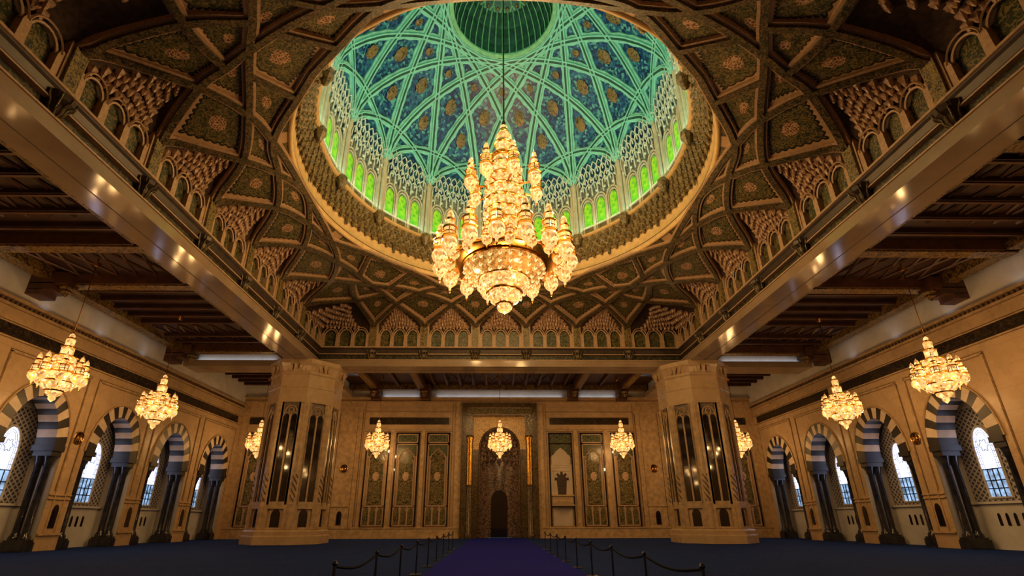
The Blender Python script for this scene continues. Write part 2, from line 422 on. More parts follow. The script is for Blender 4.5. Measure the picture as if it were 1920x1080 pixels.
b.build('painted_groove_shade', 'groove', wb)  # dark brown strips, shade of the moulding edges put in as colour
b = MB(bmp); b.box(-24.2, 24.2, 12.48, 13.9, -.02, .01); b.build('upper_plaster', 'stone_white', wb)
b = MB(bmp)
for e in (-1, 1): b.prism([(e * 14.1 + x, z) for x, z in lancet(.22, 1.1, 1.9, 2.25)], -.145, -.11)
b.build('pier_niche', 'blackglass', wb)
b = MB(); b.box(-26.5, 26.5, -24.5, -24.3, 0, WZ); tag(b.build('wall_front', 'stone'), kind='structure')

# wood ceilings of the aisles ---------------------------------------------
ZC = 13.45
def aisle(name, plate, beams, battens, axis, brackets, frieze):
    root = empty(name, kind='structure')
    b = MB(); b.box(*plate, ZC + .1, ZC + .3); b.build('planking', 'wood', root)
    for q in battens:
        b = MB()
        if axis == 'x': b.box(plate[0], plate[1], q - .13, q + .13, ZC - .12, ZC + .12); b.box(plate[0], plate[1], q - .06, q + .06, ZC - .18, ZC - .1, 1)
        else: b.box(q - .13, q + .13, plate[2], plate[3], ZC - .12, ZC + .12); b.box(q - .06, q + .06, plate[2], plate[3], ZC - .18, ZC - .1, 1)
        b.build('batten', ['wood', 'wood2'], root)
    for q in beams:
        b = MB()
        if axis == 'x': b.box(plate[0], plate[1], q - .38, q + .38, ZC - .42, ZC + .12); b.box(plate[0], plate[1], q - .28, q + .28, ZC - .5, ZC - .4, 1)
        else: b.box(q - .38, q + .38, plate[2], plate[3], ZC - .42, ZC + .12); b.box(q - .28, q + .28, plate[2], plate[3], ZC - .5, ZC - .4, 1)
        b.build('beam', ['wood2', 'wood_gold'], root)
    for x0, x1, y0, y1 in frieze:
        b = MB(); b.box(x0, x1, y0, y1, ZC - .42, ZC + .12); b.build('gilded_frieze', 'wood_gold', root)
    for x, y, dx, dy in brackets:
        b = MB()
        for i, (s_, z0, z1) in enumerate(((1.0, 12.75, 13.4), (.72, 12.42, 12.8), (.45, 12.15, 12.45))):
            hx, hy = (.9 * s_, .45) if dx else (.45, .9 * s_)
            b.box(x - hx + dx * (.9 - hx), x + hx + dx * (.9 - hx), y - hy + dy * (.9 - hy), y + hy + dy * (.9 - hy), z0, z1)
        bo = b.build('bracket', 'wood2', root)
        d = MB(); d.lathe([(0, -.55), (.08, -.5), (.16, -.38), (.26, -.3), (.2, -.18), (.32, -.08), (.3, 0)], 8, (x - dx * .75, y - dy * .75, 12.72))
        d.build('carved_drop', 'wood_gold', bo)
    return root
def span(a, b, n): return [a + (b - a) * (i + 1) / (n + 1) for i in range(n)]
for sg, nm in ((-1, 'ceiling_left'), (1, 'ceiling_right')):
    X = sorted((sg * 15.7, sg * 23.75))
    bat = span(-13.8, -9.2, 3) + span(-9.2, -2.2, 5) + span(1.7, 8.6, 5)[:5] + span(8.6, 12.2, 2)
    aisle(nm, (X[0], X[1], -24.2, 14.1), (-9.2, -2.2, 1.7, 12.4), bat, 'x', [(sg * 23.3, y, sg, 0) for y in (-9.2, 1.2, 12.2)],
          [tuple(sorted((sg * 15.7, sg * 16.75))) + (-24.2, 14.0), tuple(sorted((sg * 23.1, sg * 23.8))) + (-24.2, 14.0)])
    # coffer star lines
    X2 = sorted((sg * 15.7, sg * 23.75))
    aisle('ceiling_corner', (X2[0], X2[1], 15.7, 23.75), (), span(15.7, 23.7, 6), 'x', [], [tuple(X2) + (15.7, 16.2)])
aisle('ceiling_back', (-14.1, 14.1, 15.7, 23.75), (-11.7, -7.3, 7.3, 11.7), span(-7.3, 7.3, 11) + [-9.5, 9.5], 'y',
      [(x, 23.3, 0, 1) for x in (-11.7, -7.0, 7.0, 11.7)], [(-14.1, 14.1, 15.7, 16.5), (-14.1, 14.1, 23.2, 23.75)])
for sg, c in ((-1, 'x'), (1, 'x')):
    for yc in (-.25, 5.3):
        pass
b = MB(); b.box(-27, -15, -24.4, 25, 13.9, 14.1); b.box(15, 27, -24.4, 25, 13.9, 14.1); b.box(-15, 15, 15, 25, 13.9, 14.1); b.box(-15, 15, -24.4, -15, 13.9, 14.1)
tag(b.build('ceiling_slab', 'wood'), kind='structure')
# diagonal fretwork on the coffers
for sg in (-1, 1):
    b = MB()
    for y0, y1 in ((-1.8, 1.3), (-8.8, -4.0), (8.2, 12.0)):
        for e in (0, 1):
            xs = [sg * (17.3 + i * 1.0) for i in range(7)]
            for i in range(6):
                ya, yb = (y0, y1) if (i + e) % 2 else (y1, y0)
                b.tube([(xs[i], ya, ZC + .06), (xs[i + 1], yb, ZC + .06)], .07, 4)
    tag(b.build('ceiling_trim', 'wood2'), kind='structure')
b = MB()
for i in range(7):
    for e in (0, 1):
        ya, yb = (17.2, 22.6) if (i + e) % 2 else (22.6, 17.2)
        b.tube([(-5.0 + i * 1.43, ya, ZC + .06), (-3.57 + i * 1.43, yb, ZC + .06)], .07, 4)
tag(b.build('ceiling_trim', 'wood2'), kind='structure')

# great square beam with cornice -------------------------------------------
def sq_loft(b, prof, mi=0):
    for (h0, z0), (h1, z1) in zip(prof, prof[1:]):
        for k in range(4):
            c0, s0 = round(cos(k * pi / 2)), round(sin(k * pi / 2))
            def r(x, y):
                X, Y = x * c0 - y * s0, x * s0 + y * c0
                return (X, Y * 1.03 if Y < 0 else Y)
            b.add([r(-h0, h0) + (z0,), r(h0, h0) + (z0,), r(h1, h1) + (z1,), r(-h1, h1) + (z1,)], [(0, 1, 2, 3)], mi)
bm = empty('beam_square', kind='structure')
b = MB(); sq_loft(b, [(14.0, 12.98), (14.0, 12.47), (15.0, 12.47)]); sq_loft(b, [(15.02, 12.47), (15.8, 12.47), (15.8, 14.0)]); b.build('stone_beam', 'stone_plain', bm)
b = MB(); sq_loft(b, [(14.99, 12.475), (15.03, 12.475), (15.03, 12.46), (14.99, 12.46), (14.99, 12.475)]); b.build('soffit_line', 'groove', bm)
b = MB(); sq_loft(b, [(14.2, 13.44), (14.2, 12.98)]); b.build('frieze', 'frieze', bm)
b = MB(); sq_loft(b, [(14.5, 14.0), (13.88, 14.0), (13.84, 13.95), (13.88, 13.88), (13.95, 13.80), (14.02, 13.56), (14.06, 13.50)]); b.build('cornice', 'cornice', bm)
b = MB(); sq_loft(b, [(13.9, 14.02), (13.8, 14.02), (13.8, 13.93), (13.9, 13.9)]); sq_loft(b, [(14.2, 13.50), (13.99, 13.50), (13.99, 13.44), (14.2, 13.44)]); sq_loft(b, [(14.2, 13.02), (13.96, 13.02), (13.96, 12.95), (14.05, 12.95)])
b.build('fillet', 'tan', bm)
cor = None
for k in range(4):
    for x in (-10, -6, -2, 2, 6, 10):
        if cor is None:
            b = MB()
            b.lathe([(0, -.02), (.14, .02), (.26, .2), (.3, .42), (.46, .56), (.5, .72), (.42, .82)], 8, (0, 0, 12.98))
            b.box(-.5, .5, -.14, .4, 13.62, 13.98)
            cor = b.build('corbel', 'cornice', bm); o = cor
            g = MB()
            for a in range(-2, 3): g.tube([(sin(a * .6) * r, -cos(a * .6) * r, 12.98 + z) for r, z in ((.12, .0), (.27, .2), (.31, .42), (.46, .56), (.5, .72))], .03, 4)
            g.build('leaf', 'muq_dark', cor)
        else:
            o = copy_tree(cor, bm)
        a = k * pi / 2
        o.location = (x * cos(a) - 14.12 * sin(a), x * sin(a) + 14.12 * cos(a), 0); o.rotation_euler = (0, 0, a)
# cross beams from the pillars to the walls
for i, (x0, x1, y0, y1) in enumerate(((-24.2, -15.8, 14.0, 15.8), (15.8, 24.2, 14.0, 15.8), (-15.8, -14.0, 15.8, 24.2), (14.0, 15.8, 15.8, 24.2))):
    r_ = empty('beam_cross', kind='structure')
    b = MB(); b.box(x0, x1, y0, y1, 12.47, 12.95); b.build('stone_beam', 'stone_plain', r_)
    b = MB(); b.box(x0 + .25 * (i > 1), x1 - .25 * (i > 1), y0 + .25 * (i < 2), y1 - .25 * (i < 2), 12.95, 13.9); b.build('upstand', 'stone_white', r_)

# ------------------------------------------------------------------ pendentive vault
ZV, HV, RR = 15.83, 2.07, 10.7
BP = []
for k in range(4):
    for p in ((2, 14), (6, 14), (10, 14), (14, 10), (14, 6), (14, 2)):
        a = -k * pi / 2; BP.append((p[0] * cos(a) - p[1] * sin(a), p[0] * sin(a) + p[1] * cos(a)))
def vz(x, y):
    """height of the vault over a point of the plan"""
    X, Y = sorted((abs(x), abs(y))); r = max(sqrt(X * X + Y * Y), 1e-6)
    rb = r * 14 / Y
    if X + Y > 0 and rb * X / r > 10: rb = r * 24 / (X + Y)
    h = min(1, max(0, (rb - r) / (rb - RR)))
    return ZV + HV * (h - .08 * sin(pi * h) + .12 * (1 - math.exp(-h / .05)) * (1 - h))
def v3(p): return V((p[0], p[1], vz(p[0], p[1])))
def vn(p):
    e = .05; x, y = p[0], p[1]; r = sqrt(x * x + y * y)
    if r < RR + .1: x *= (RR + .1) / r; y *= (RR + .1) / r
    return V(((vz(x + e, y) - vz(x - e, y)) / (2 * e), (vz(x, y + e) - vz(x, y - e)) / (2 * e), -1)).normalized()
# rib crossings of half a side, as (along the wall, inward from the wall)
ND = dict(V2=(2, 0), V6=(6, 0), V10=(10, 0), A0=(0, 1.9), A4=(3.75, 1.98), A8=(7.85, 2.35), N3=(10.55, 3.45), B2=(2.15, 2.8), B6=(6.08, 3.28),
          B10=(8.55, 3.65), C0=(0, 3.3), C4=(4.25, 3.45), N1=(9.2, 4.8), Q=(8.05, 4.22), P=(6.35, 14 - 8.72), PD=(7.62, 14 - 7.62))
DIAG = ('N3', 'N1', 'PD')
def nd(n, side=0, m=1):
    """node n of a side (0..3), mirrored when m = -1; a trailing ' means the mirror image across that side's corner diagonal"""
    pr = n.endswith("'"); s_, d = ND[n.rstrip("'")]; x, y = s_, 14 - d
    if pr: x, y = y, x
    x *= m; a = -side * pi / 2
    return V((x * cos(a) - y * sin(a), x * sin(a) + y * cos(a)))
def smooth(P, n=8):
    P = [V(p) for p in P]; out = []; E = [2 * P[0] - P[1]] + P + [2 * P[-1] - P[-2]]
    for i in range(1, len(E) - 2):
        for j in range(n):
            t = j / n; p0, p1, p2, p3 = E[i - 1:i + 3]
            out.append(.5 * ((2 * p1) + (p2 - p0) * t + (2 * p0 - 5 * p1 + 4 * p2 - p3) * t * t + (3 * p1 - p0 - 3 * p2 + p3) * t ** 3))
    return out + [P[-1]]
SEG = {}
def key(p): return (round(p.x, 2), round(p.y, 2))
RIBS = []
def rib(nodes, side, both=True):
    """nodes: list of (name, m)"""
    P = [nd(n, side, m) for n, m in nodes]; c = smooth(P); RIBS.append(c)
    for i in range(len(P) - 1):
        seg = c[i * 8:i * 8 + 9]; SEG[key(P[i]), key(P[i + 1])] = seg; SEG[key(P[i + 1]), key(P[i])] = seg[::-1]
for sd in range(4):
    rib([('V6', -1), ('A4', -1), ('B2', -1), ('C0', 1), ('B2', 1), ('A4', 1), ('V6', 1)], sd)
    rib([('V10', -1), ('A8', -1), ('B6', -1), ('C4', -1), ('C0', 1), ('C4', 1), ('B6', 1), ('A8', 1), ('V10', 1)], sd)
    for m in (1, -1):
        rib([('V2', -m), ('A0', 1), ('B2', m), ('C4', m), ('P', m), ('PD', m)], sd)
        rib([('V2', m), ('A4', m), ('B6', m), ('Q', m), ('N1', m), ("B10'", m), ("A8'", m), ("V6'", m)], sd)
        rib([('V10', m), ('N3', m), ("B10'", m)], sd)
        rib([('Q', m), ('P', m)], sd)
def seg(a, b):
    s_ = SEG.get((key(a), key(b)))
    return s_ if s_ else [a.lerp(b, i / 8) for i in range(9)]
def at_(L, t):
    f = t * (len(L) - 1); i = min(int(f), len(L) - 2); return L[i].lerp(L[i + 1], f - i)
NG = 14
vault = empty('ceiling_vault', kind='structure')
def coons(e0, e1, e2, e3, tri=False):
    """e0: a-b, e1: b-c, e2: d-c, e3: a-d (plan polylines)"""
    A, B_, C_, D = e0[0], e0[-1], e2[-1], e2[0]; vs = []; uv = []
    for i in range(NG + 1):
        for j in range(NG + 1):
            u, w = i / NG, j / NG
            p = at_(e0, u) * (1 - w) + at_(e2, u) * w + at_(e3, w) * (1 - u) + at_(e1, w) * u - (A * (1 - u) * (1 - w) + B_ * u * (1 - w) + C_ * u * w + D * (1 - u) * w)
            vs.append(v3(p) - vn(p) * .03); uv.append((u, w))
    fs = [(i * (NG + 1) + j, (i + 1) * (NG + 1) + j, (i + 1) * (NG + 1) + j + 1, i * (NG + 1) + j + 1) for i in range(NG) for j in range(NG)]
    b = MB(); b.add(vs, fs, 0, uv); b.build('vault_panel', 'vault', vault, True)
def quad_cell(a, b, c, d): coons(seg(a, b), seg(b, c), seg(d, c), seg(a, d))
def tri_cell(a, b, c):
    s_ = seg(b, c); coons(seg(a, b), s_[:5], seg(a, c)[:] if False else s_[4:][::-1][::-1], seg(a, c)) if False else None
    m = s_[4]; e2 = s_[4:][::-1]; coons(seg(a, b), s_[:5], e2, seg(a, c))
for sd in range(4):
    g = lambda n, m=1: nd(n, sd, m)
    quad_cell(g('A0'), g('B2'), g('C0'), g('B2', -1))
    for m in (1, -1):
        quad_cell(g('V2', m), g('A4', m), g('B2', m), g('A0')); quad_cell(g('V6', m), g('A8', m), g('B6', m), g('A4', m)); quad_cell(g('V10', m), g('N3', m), g('B10', m), g('A8', m))
        quad_cell(g('A4', m), g('B6', m), g('C4', m), g('B2', m)); tri_cell(g('B2', m), g('C0'), g('C4', m))
        tri_cell(g('A8', m), g('B6', m), g('N1', m)) if False else coons(seg(g('A8', m), g('B6', m)), seg(g('B6', m), g('Q', m)), seg(g('B10', m), g('N1', m)) + [], seg(g('A8', m), g('B10', m))) if False else None
        # triangle A8 - B6 - N1 with B10 and Q on its sides
        e0 = seg(g('A8', m), g('B6', m)); e1 = seg(g('B6', m), g('Q', m)) + seg(g('Q', m), g('N1', m))[1:]; e3 = seg(g('A8', m), g('B10', m))
        coons(e0, e1, seg(g('B10', m), g('N1', m)), e3)
        quad_cell(g('B6', m), g('C4', m), g('P', m), g('Q', m))
        # sliver between the ribs and the ring
        r0 = g('C4', m); r1 = g('P', m)
        ring = [V((p.x, p.y)) * (RR / p.length) for p in seg(r0, r1)]; coons(seg(r0, r1), [r1, ring[-1]], ring, [r0, ring[0]])
        r0 = g('C0'); r1 = g('C4', m); ring = [V((p.x, p.y)) * (RR / p.length) for p in seg(r0, r1)]; coons(seg(r0, r1), [r1, ring[-1]], ring, [r0, ring[0]])
        r0 = g('P', m); r1 = g('PD', m); ring = [V((p.x, p.y)) * (RR / p.length) for p in seg(r0, r1)]; coons(seg(r0, r1), [r1, ring[-1]], ring, [r0, ring[0]])
    quad_cell(g('N3'), g("B10'"), g('N1'), g('B10'))
    e0 = seg(g('N1'), g('Q')) + seg(g('Q'), g('P'))[1:]; e3 = seg(g('N1'), g("Q'")) + seg(g("Q'"), g("P'"))[1:]
    coons(e0, seg(g('P'), g('PD')), seg(g("P'"), g('PD')), e3)
for c in RIBS:
    b = MB(); pts = [v3(p) for p in c]; nr = [vn(p) for p in c]
    b.bar(pts, nr, -.13, .13, -.12, .20, 0); b.bar(pts, nr, -.24, -.13, -.12, .10, 1); b.bar(pts, nr, .13, .24, -.12, .10, 1)
    b.build('vault_rib', ['rib_dark', 'tan'], vault)
# arcade below the vault
arc = empty('wall_arcade', kind='structure')
def niche(k):
    B0, B1 = V(BP[k % 24]), V(BP[(k + 1) % 24])
    corner = k % 6 == 2
    if corner:
        C = V((14.0 if B0.x + B1.x > 0 else -14.0, 14.0 if B0.y + B1.y > 0 else -14.0)); path = [B0, C, B1]
    else: path = [B0, B1]
    out = []
    for p in path:
        o = V(p)
        if abs(abs(p.x) - 14) < .01: o.x += math.copysign(.38, p.x)
        if abs(abs(p.y) - 14) < .01: o.y += math.copysign(.38, p.y)
        out.append(o)
    def on(tau):
        n = len(out) - 1; i = min(int(tau * n), n - 1); f = tau * n - i; return out[i].lerp(out[i + 1], f)
    z0, zs, za, zt = 13.98, 15.0, 15.5, 15.72
    back = MB(); fr = MB(); pan = MB(); mq = MB()
    for a, c in zip(out, out[1:]):
        d = (c - a); L = d.length; d.normalize(); nrm = V((-d.y, d.x)); mid = (a + c) / 2
        if nrm.dot(-mid) < 0: nrm = -nrm
        back.quad((a.x, a.y, z0), (c.x, c.y, z0), (c.x, c.y, zt), (a.x, a.y, zt))
        n = 3; m0 = .42; W = (L - 2 * m0) / n
        mp = lambda u, z, w, a=a, d=d, nrm=nrm: (a.x + d.x * u + nrm.x * w, a.y + d.y * u + nrm.y * w, z)
        fr.mp = mp; pan.mp = mp
        for i in range(n + 1):
            u = m0 + W * i
            fr.prism([(u - .15, z0), (u + .15, z0), (u + .13, zs), (u + .05, zs + .25), (u - .05, zs + .25), (u - .13, zs)], .02, .30)
            fr.lathe([(.15, 0), (.09, .08), (.09, 1.0), (.16, 1.1)], 6, (0, 0, 0)) if False else None
        for i in range(n):
            uc = m0 + W * (i + .5); hw = W / 2 - .14
            out_ = lancet(hw, z0 + .03, zs, za)
            pan.prism([(uc + x, z) for x, z in out_], .03, .06)
            ol = lancet(hw + .03, z0, zs, za + .05)[1:]
            fr.tube([(uc + x, z, .2) for x, z in ol[1:-1] + [ol[-1]]], .055, 5)
            ol = lancet(hw + .12, zs - .05, zs + .08, za + .2)
            fr.tube([(uc + x, z, .30) for x, z in ol[2:]], .04, 4)
    fr.mp = None; pan.mp = None
    # stalactite half-vault from the wall up to the arch
    mid = nd('N3', (k - 2) // 6, 1) if corner else nd({0: 'A4', 1: 'A8', 3: 'A8', 4: 'A4', 5: 'A0'}[k % 6], k // 6 if k % 6 < 2 else (k // 6 + 1), 1 if k % 6 in (0, 1, 5) else -1)
    AC = seg(B0, mid) + seg(mid, B1)[1:]
    def arcp(tau): return v3(at_(AC, tau))
    def loft(tau, w):
        p = on(tau); A = V((p.x, p.y, zt - .1)); Bp = arcp(tau)
        q = A.lerp(Bp, w); q.z += .28 * sin(pi * w) * min(1, 4 * min(tau, 1 - tau)); 
        return q
    N, Wn = 20, 6
    vs = [loft(i / N, j / Wn) for i in range(N + 1) for j in range(Wn + 1)]
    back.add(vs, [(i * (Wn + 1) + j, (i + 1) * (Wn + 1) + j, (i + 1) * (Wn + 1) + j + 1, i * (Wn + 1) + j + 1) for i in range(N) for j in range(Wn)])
    nm = 2 if corner else 1
    for w, cnt, sz in ((.10, 11, .19), (.23, 11, .20), (.36, 10, .20), (.49, 8, .19), (.62, 7, .18), (.74, 5, .16)):
        cnt = cnt * nm if nm == 1 else int(cnt * 1.8)
        for i in range(cnt):
            lo_ = .10 + .42 * w; tau = lo_ + (1 - 2 * lo_) * (i + .5) / cnt
            p = loft(tau, w)
            mq.lathe([(0, -sz * 1.5), (sz * .4, -sz * .9), (sz * .6, -sz * .25), (sz * 1.05, .05), (sz * .9, sz * .9)], 6, p, 0, i * .7)
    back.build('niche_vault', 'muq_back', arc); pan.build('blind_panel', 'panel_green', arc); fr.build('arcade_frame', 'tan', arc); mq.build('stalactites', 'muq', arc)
for k in range(24): niche(k)
for k in range(24):   # patterned posts between the bays
    x, y = BP[k]; b = MB()
    ax = abs(abs(y) - 14) < .01
    for (w0, w1, dep, mi) in ((-.24, .24, .12, 0), (-.34, -.24, .02, 1), (.24, .34, .02, 1)):
        if ax:
            s_ = 1 if y > 0 else -1; y0, y1 = sorted((y - s_ * (dep - .06), y + s_ * .4)); b.box(x + w0, x + w1, y0, y1, 13.98, 15.95, mi)
        else:
            s_ = 1 if x > 0 else -1; x0, x1 = sorted((x - s_ * (dep - .06), x + s_ * .4)); b.box(x0, x1, y + w0, y + w1, 13.98, 15.95, mi)
    b.build('post', ['post', 'tan'], arc)

# ------------------------------------------------------------------ ring, stalactite cornice, drum
drum = empty('wall_drum', kind='structure')
b = MB(); b.lathe([(11.0, 18.15), (10.75, 17.85), (10.62, 17.85), (10.60, 18.05)], 128); b.lathe([(10.60, 18.05), (10.57, 18.07), (10.57, 18.12), (10.6, 18.14), (10.6, 19.0), (10.45, 19.05)], 128, mi=0); b.build('gilded_ring', 'ring', drum, True)
b = MB(); b.lathe([(10.585, 18.16), (10.585, 18.21)], 128); b.build('ring_line', 'groove', drum)
b = MB(); b.lathe([(10.6, 18.9), (10.35, 19.2), (10.1, 19.65), (9.95, 20.1), (9.9, 20.22)], 128); b.build('cornice_core', 'muq_dark', drum)
b = MB(); n = 112
for row, (r, z, s_) in enumerate(((10.45, 19.02, .235), (10.30, 19.30, .23), (10.13, 19.62, .22), (9.98, 19.95, .2))):
    for i in range(n):
        a = 2 * pi * (i + .5 * (row % 2)) / n
        big = row == 0 and i % 7 == 0
        L = 2.3 if big else (1.5 if row == 0 else 1.1)
        b.lathe([(0, -s_ * L), (s_ * .35, -s_ * L * .8), (s_ * .45, -s_ * .3), (s_ * .95, 0), (s_ * .8, s_ * 1.2)], 5, (r * sin(a), r * cos(a), z))
b.build('stalactites', 'muq_dark', drum)
b = MB(); b.lathe([(9.9, 20.2), (9.72, 20.24), (9.70, 20.34), (9.95, 20.36)], 128); b.build('ledge', 'ring', drum, True)
RD = 9.98
b = MB(); b.lathe([(RD, 20.3), (RD, 24.9)], 96); b.build('drum_wall', 'drum_back', drum)
def pol(r, adeg, z): a = rad(adeg); return V((r * sin(a), r * cos(a), z))
def cyl(a0): # map (u metres along the arc, z, w inward) at angle a0
    return lambda u, z, w: tuple(pol(RD - w, a0 + math.degrees(u / RD), z))
# columns between groups of three windows
for k in range(16):
    a0 = 11.25 + 22.5 * k
    b = MB()
    for da, r, rad_ in ((0, 9.72, .17), (-1.6, 9.82, .12), (1.6, 9.82, .12)):
        p = pol(r, a0 + da, 0)
        b.lathe([(rad_ * 1.5, 20.3), (rad_ * 1.5, 20.5), (rad_, 20.6), (rad_ * .95, 24.2), (rad_ * 1.3, 24.4), (rad_ * 1.1, 24.75)], 8, p)
    b.build('drum_column', 'drum', drum, True)
    p = pol(9.74, a0, 0); b = MB(); b.lathe([(0, 19.5), (.14, 19.6), (.24, 19.9), (.36, 20.1), (.36, 20.38)], 8, p); b.build('column_corbel', 'muq_dark', drum)
wn = [6]; first = None
for k in range(16):
    for j in (-1, 0, 1):
        wn[0] += 1
        if first is None:
            mp = lambda u, z, w: (u, -w, z)
            root = empty('window_%d' % wn[0], kind='structure')
            fb = MB(mp)
            o1 = lancet(.52, 20.42, 22.55, 23.35); o2 = lancet(.30, 20.95, 22.35, 22.95)
            fb.tube([(x, z, .10) for x, z in o1[1:] + [o1[0]]], .07, 5); fb.tube([(x, z, .05) for x, z in lancet(.40, 20.42, 22.5, 23.15)[1:] + [(-.40, 20.42)]], .05, 5)
            fb.box(-.5, .5, 20.85, 20.95, -.0, .12)
            for e in (-1, 1): fb.lathe([(.1, 20.4), (.07, 20.5), (.07, 22.5), (.1, 22.6)], 6, (0, 0, 0)) if False else fb.box(e * .53 - .07, e * .53 + .07, 20.35, 22.6, 0, .14)
            fb.build('frame', 'drum', root)
            pb = MB(mp); pb.prism(o2, .02, .05); pb.build('pane', 'green', root)
            sb = MB(mp); sb.prism([(-.33, 20.42), (.33, 20.42), (.33, 20.83), (-.33, 20.83)], .01, .05); sb.build('sill_panel', 'muq_dark', root)
            first = root; o = root
        else: o = copy_tree(first); o.name = 'window_%d' % wn[0]
        ang = 22.5 * k + j * 6.15
        o.location = pol(RD, ang, 0); o.rotation_euler = (0, 0, -rad(ang))
# dome profile
PR = [(9.7, 24.7), (9.4, 25.9), (8.96, 26.95), (8.3, 28.0), (7.4, 29.15), (6.4, 30.1), (5.5, 30.85), (4.5, 31.5), (3.8, 31.95), (3.3, 32.2)]
def zr(r):
    for (r1, z1), (r0, z0) in zip(PR, PR[1:]):
        if r >= r0 - 1e-6: return z0 + (z1 - z0) * (r - r0) / (r1 - r0)
    return PR[-1][1]
def rz_(z):
    if z <= 24.7: return 9.85 - .15 * max(0, (z - 23)) / 1.7
    for (r0, z0), (r1, z1) in zip(PR, PR[1:]):
        if z <= z1: return r0 + (r1 - r0) * (z - z0) / (z1 - z0)
    return 3.3
dome = empty('ceiling_dome', kind='structure')
b = MB(); b.lathe([(9.98, 24.2)] + [(r + .06, z + .06) for r, z in PR], 128); b.build('dome_shell', 'dome', dome, True)
def dpt(x, y):
    r = sqrt(x * x + y * y); return V((x, y, zr(r)))
def dn(x, y):
    r = sqrt(x * x + y * y); e = .05; dz = (zr(min(r + e, 9.7)) - zr(max(r - e, 3.3))) / (min(r + e, 9.7) - max(r - e, 3.3))
    n = V((-x / r * -dz, -y / r * -dz, -1)); n = V((dz * x / r, dz * y / r, -1)); return n.normalized()
R0 = 9.66
for n_, wsc in ((2, .85), (6, 1.0)):
    for k in range(16):
        a0 = rad(-11.25 + 22.5 * k); a1 = a0 + rad(22.5 * n_)
        N = 18 if n_ == 2 else 46
        P0 = V((R0 * sin(a0), R0 * cos(a0))); P1 = V((R0 * sin(a1), R0 * cos(a1)))
        q = [P0.lerp(P1, i / N) for i in range(N + 1)]
        pts = [dpt(p.x, p.y) for p in q]; nr = [dn(p.x, p.y) for p in q]
        b = MB()
        b.bar(pts, nr, -.17 * wsc, -.075, -.05, .15, 0); b.bar(pts, nr, .075, .17 * wsc, -.05, .15, 0); b.bar(pts, nr, -.076, .076, -.05, .12, 1)
        b.bar(pts, nr, -.27 * wsc, .27 * wsc, -.08, .02 + .004 * (n_ == 2), 0, wav=.06)
        b.build('rib', ['dome_rib', 'dome_line'], dome)
b = MB()
for (r, off, s_, st) in ((8.05, 0, .34, 1.5), (6.75, 11.25, .36, 1.5), (5.35, 0, .22, 1.2)):
    for k in range(16):
        a = rad(off + 22.5 * k); c = dpt(r * sin(a), r * cos(a)); n = dn(c.x, c.y)
        t = V((cos(a), -sin(a), 0)); u = n.cross(t)
        vs = [c + n * .06] + [c + n * .0 + (t * cos(2 * pi * i / 16) + u * sin(2 * pi * i / 16) * st) * s_ * (1 + .12 * (i % 2)) for i in range(16)]
        b.add(vs, [(0, i + 1, (i + 1) % 16 + 1) for i in range(16)])
b.build('medallions', 'dome_medal', dome)
# tracery between columns
for k in range(16):
    b = MB(); a0 = 22.5 * k
    for (n, z0, z1, z2) in ((6, 23.2, 23.9, 24.3), (7, 23.8, 24.35, 24.8), (8, 24.3, 24.9, 25.35), (7, 24.9, 25.3, 25.75)):
        wdeg = 19.6 / 7.2
        for i in range(n):
            ac = a0 + (i - (n - 1) / 2) * wdeg; hw = wdeg * .52
            pts = [(-hw, z0), (-hw, z1), (-hw * .7, z1 + (z2 - z1) * .55), (0, z2), (hw * .7, z1 + (z2 - z1) * .55), (hw, z1), (hw, z0)]
            b.tube([pol(rz_(z) - .10, ac + x, z) for x, z in pts], .05, 4)
    for i in range(14):
        ac = a0 + (i - 6.5) * 1.4; z = 23.5 + .5 * ((i * 7) % 3); b.ball(pol(rz_(z) - .1, ac, z), .10, 5, 4)
    b.build('tracery', 'lace', dome)
# lantern at the crown
oc = MB(); oc.lathe([(3.45, 32.1), (3.2, 32.15), (3.2, 32.3), (3.35, 32.4)], 64, mi=1); oc.lathe([(3.3, 32.2), (3.25, 33.2), (2.95, 34.4), (2.4, 35.3), (1.9, 35.7), (1.2, 36.1), (0, 36.3)], 64)
for k in range(40):
    a = 360 / 40 * k
    oc.tube([pol(r - .04, a, z) for r, z in ((3.28, 32.25), (3.23, 33.2), (2.93, 34.4), (2.4, 35.3))], .045, 4, 1)
for k in range(20):
    a = 18 * k
    oc.tube([pol(2.4, a - 4.5, 35.27), pol(2.1, a, 35.5), pol(1.6, a, 35.85), pol(0.6, a, 36.1)], .06, 4, 1); oc.tube([pol(2.4, a + 4.5, 35.27), pol(2.1, a, 35.5)], .05, 4, 1)
    oc.ball(pol(2.2, a + 9, 35.4), .14, 6, 4, 2)
oc.build('crown_lantern', ['oc_dark', 'oc_rib', 'dome_medal'], dome)

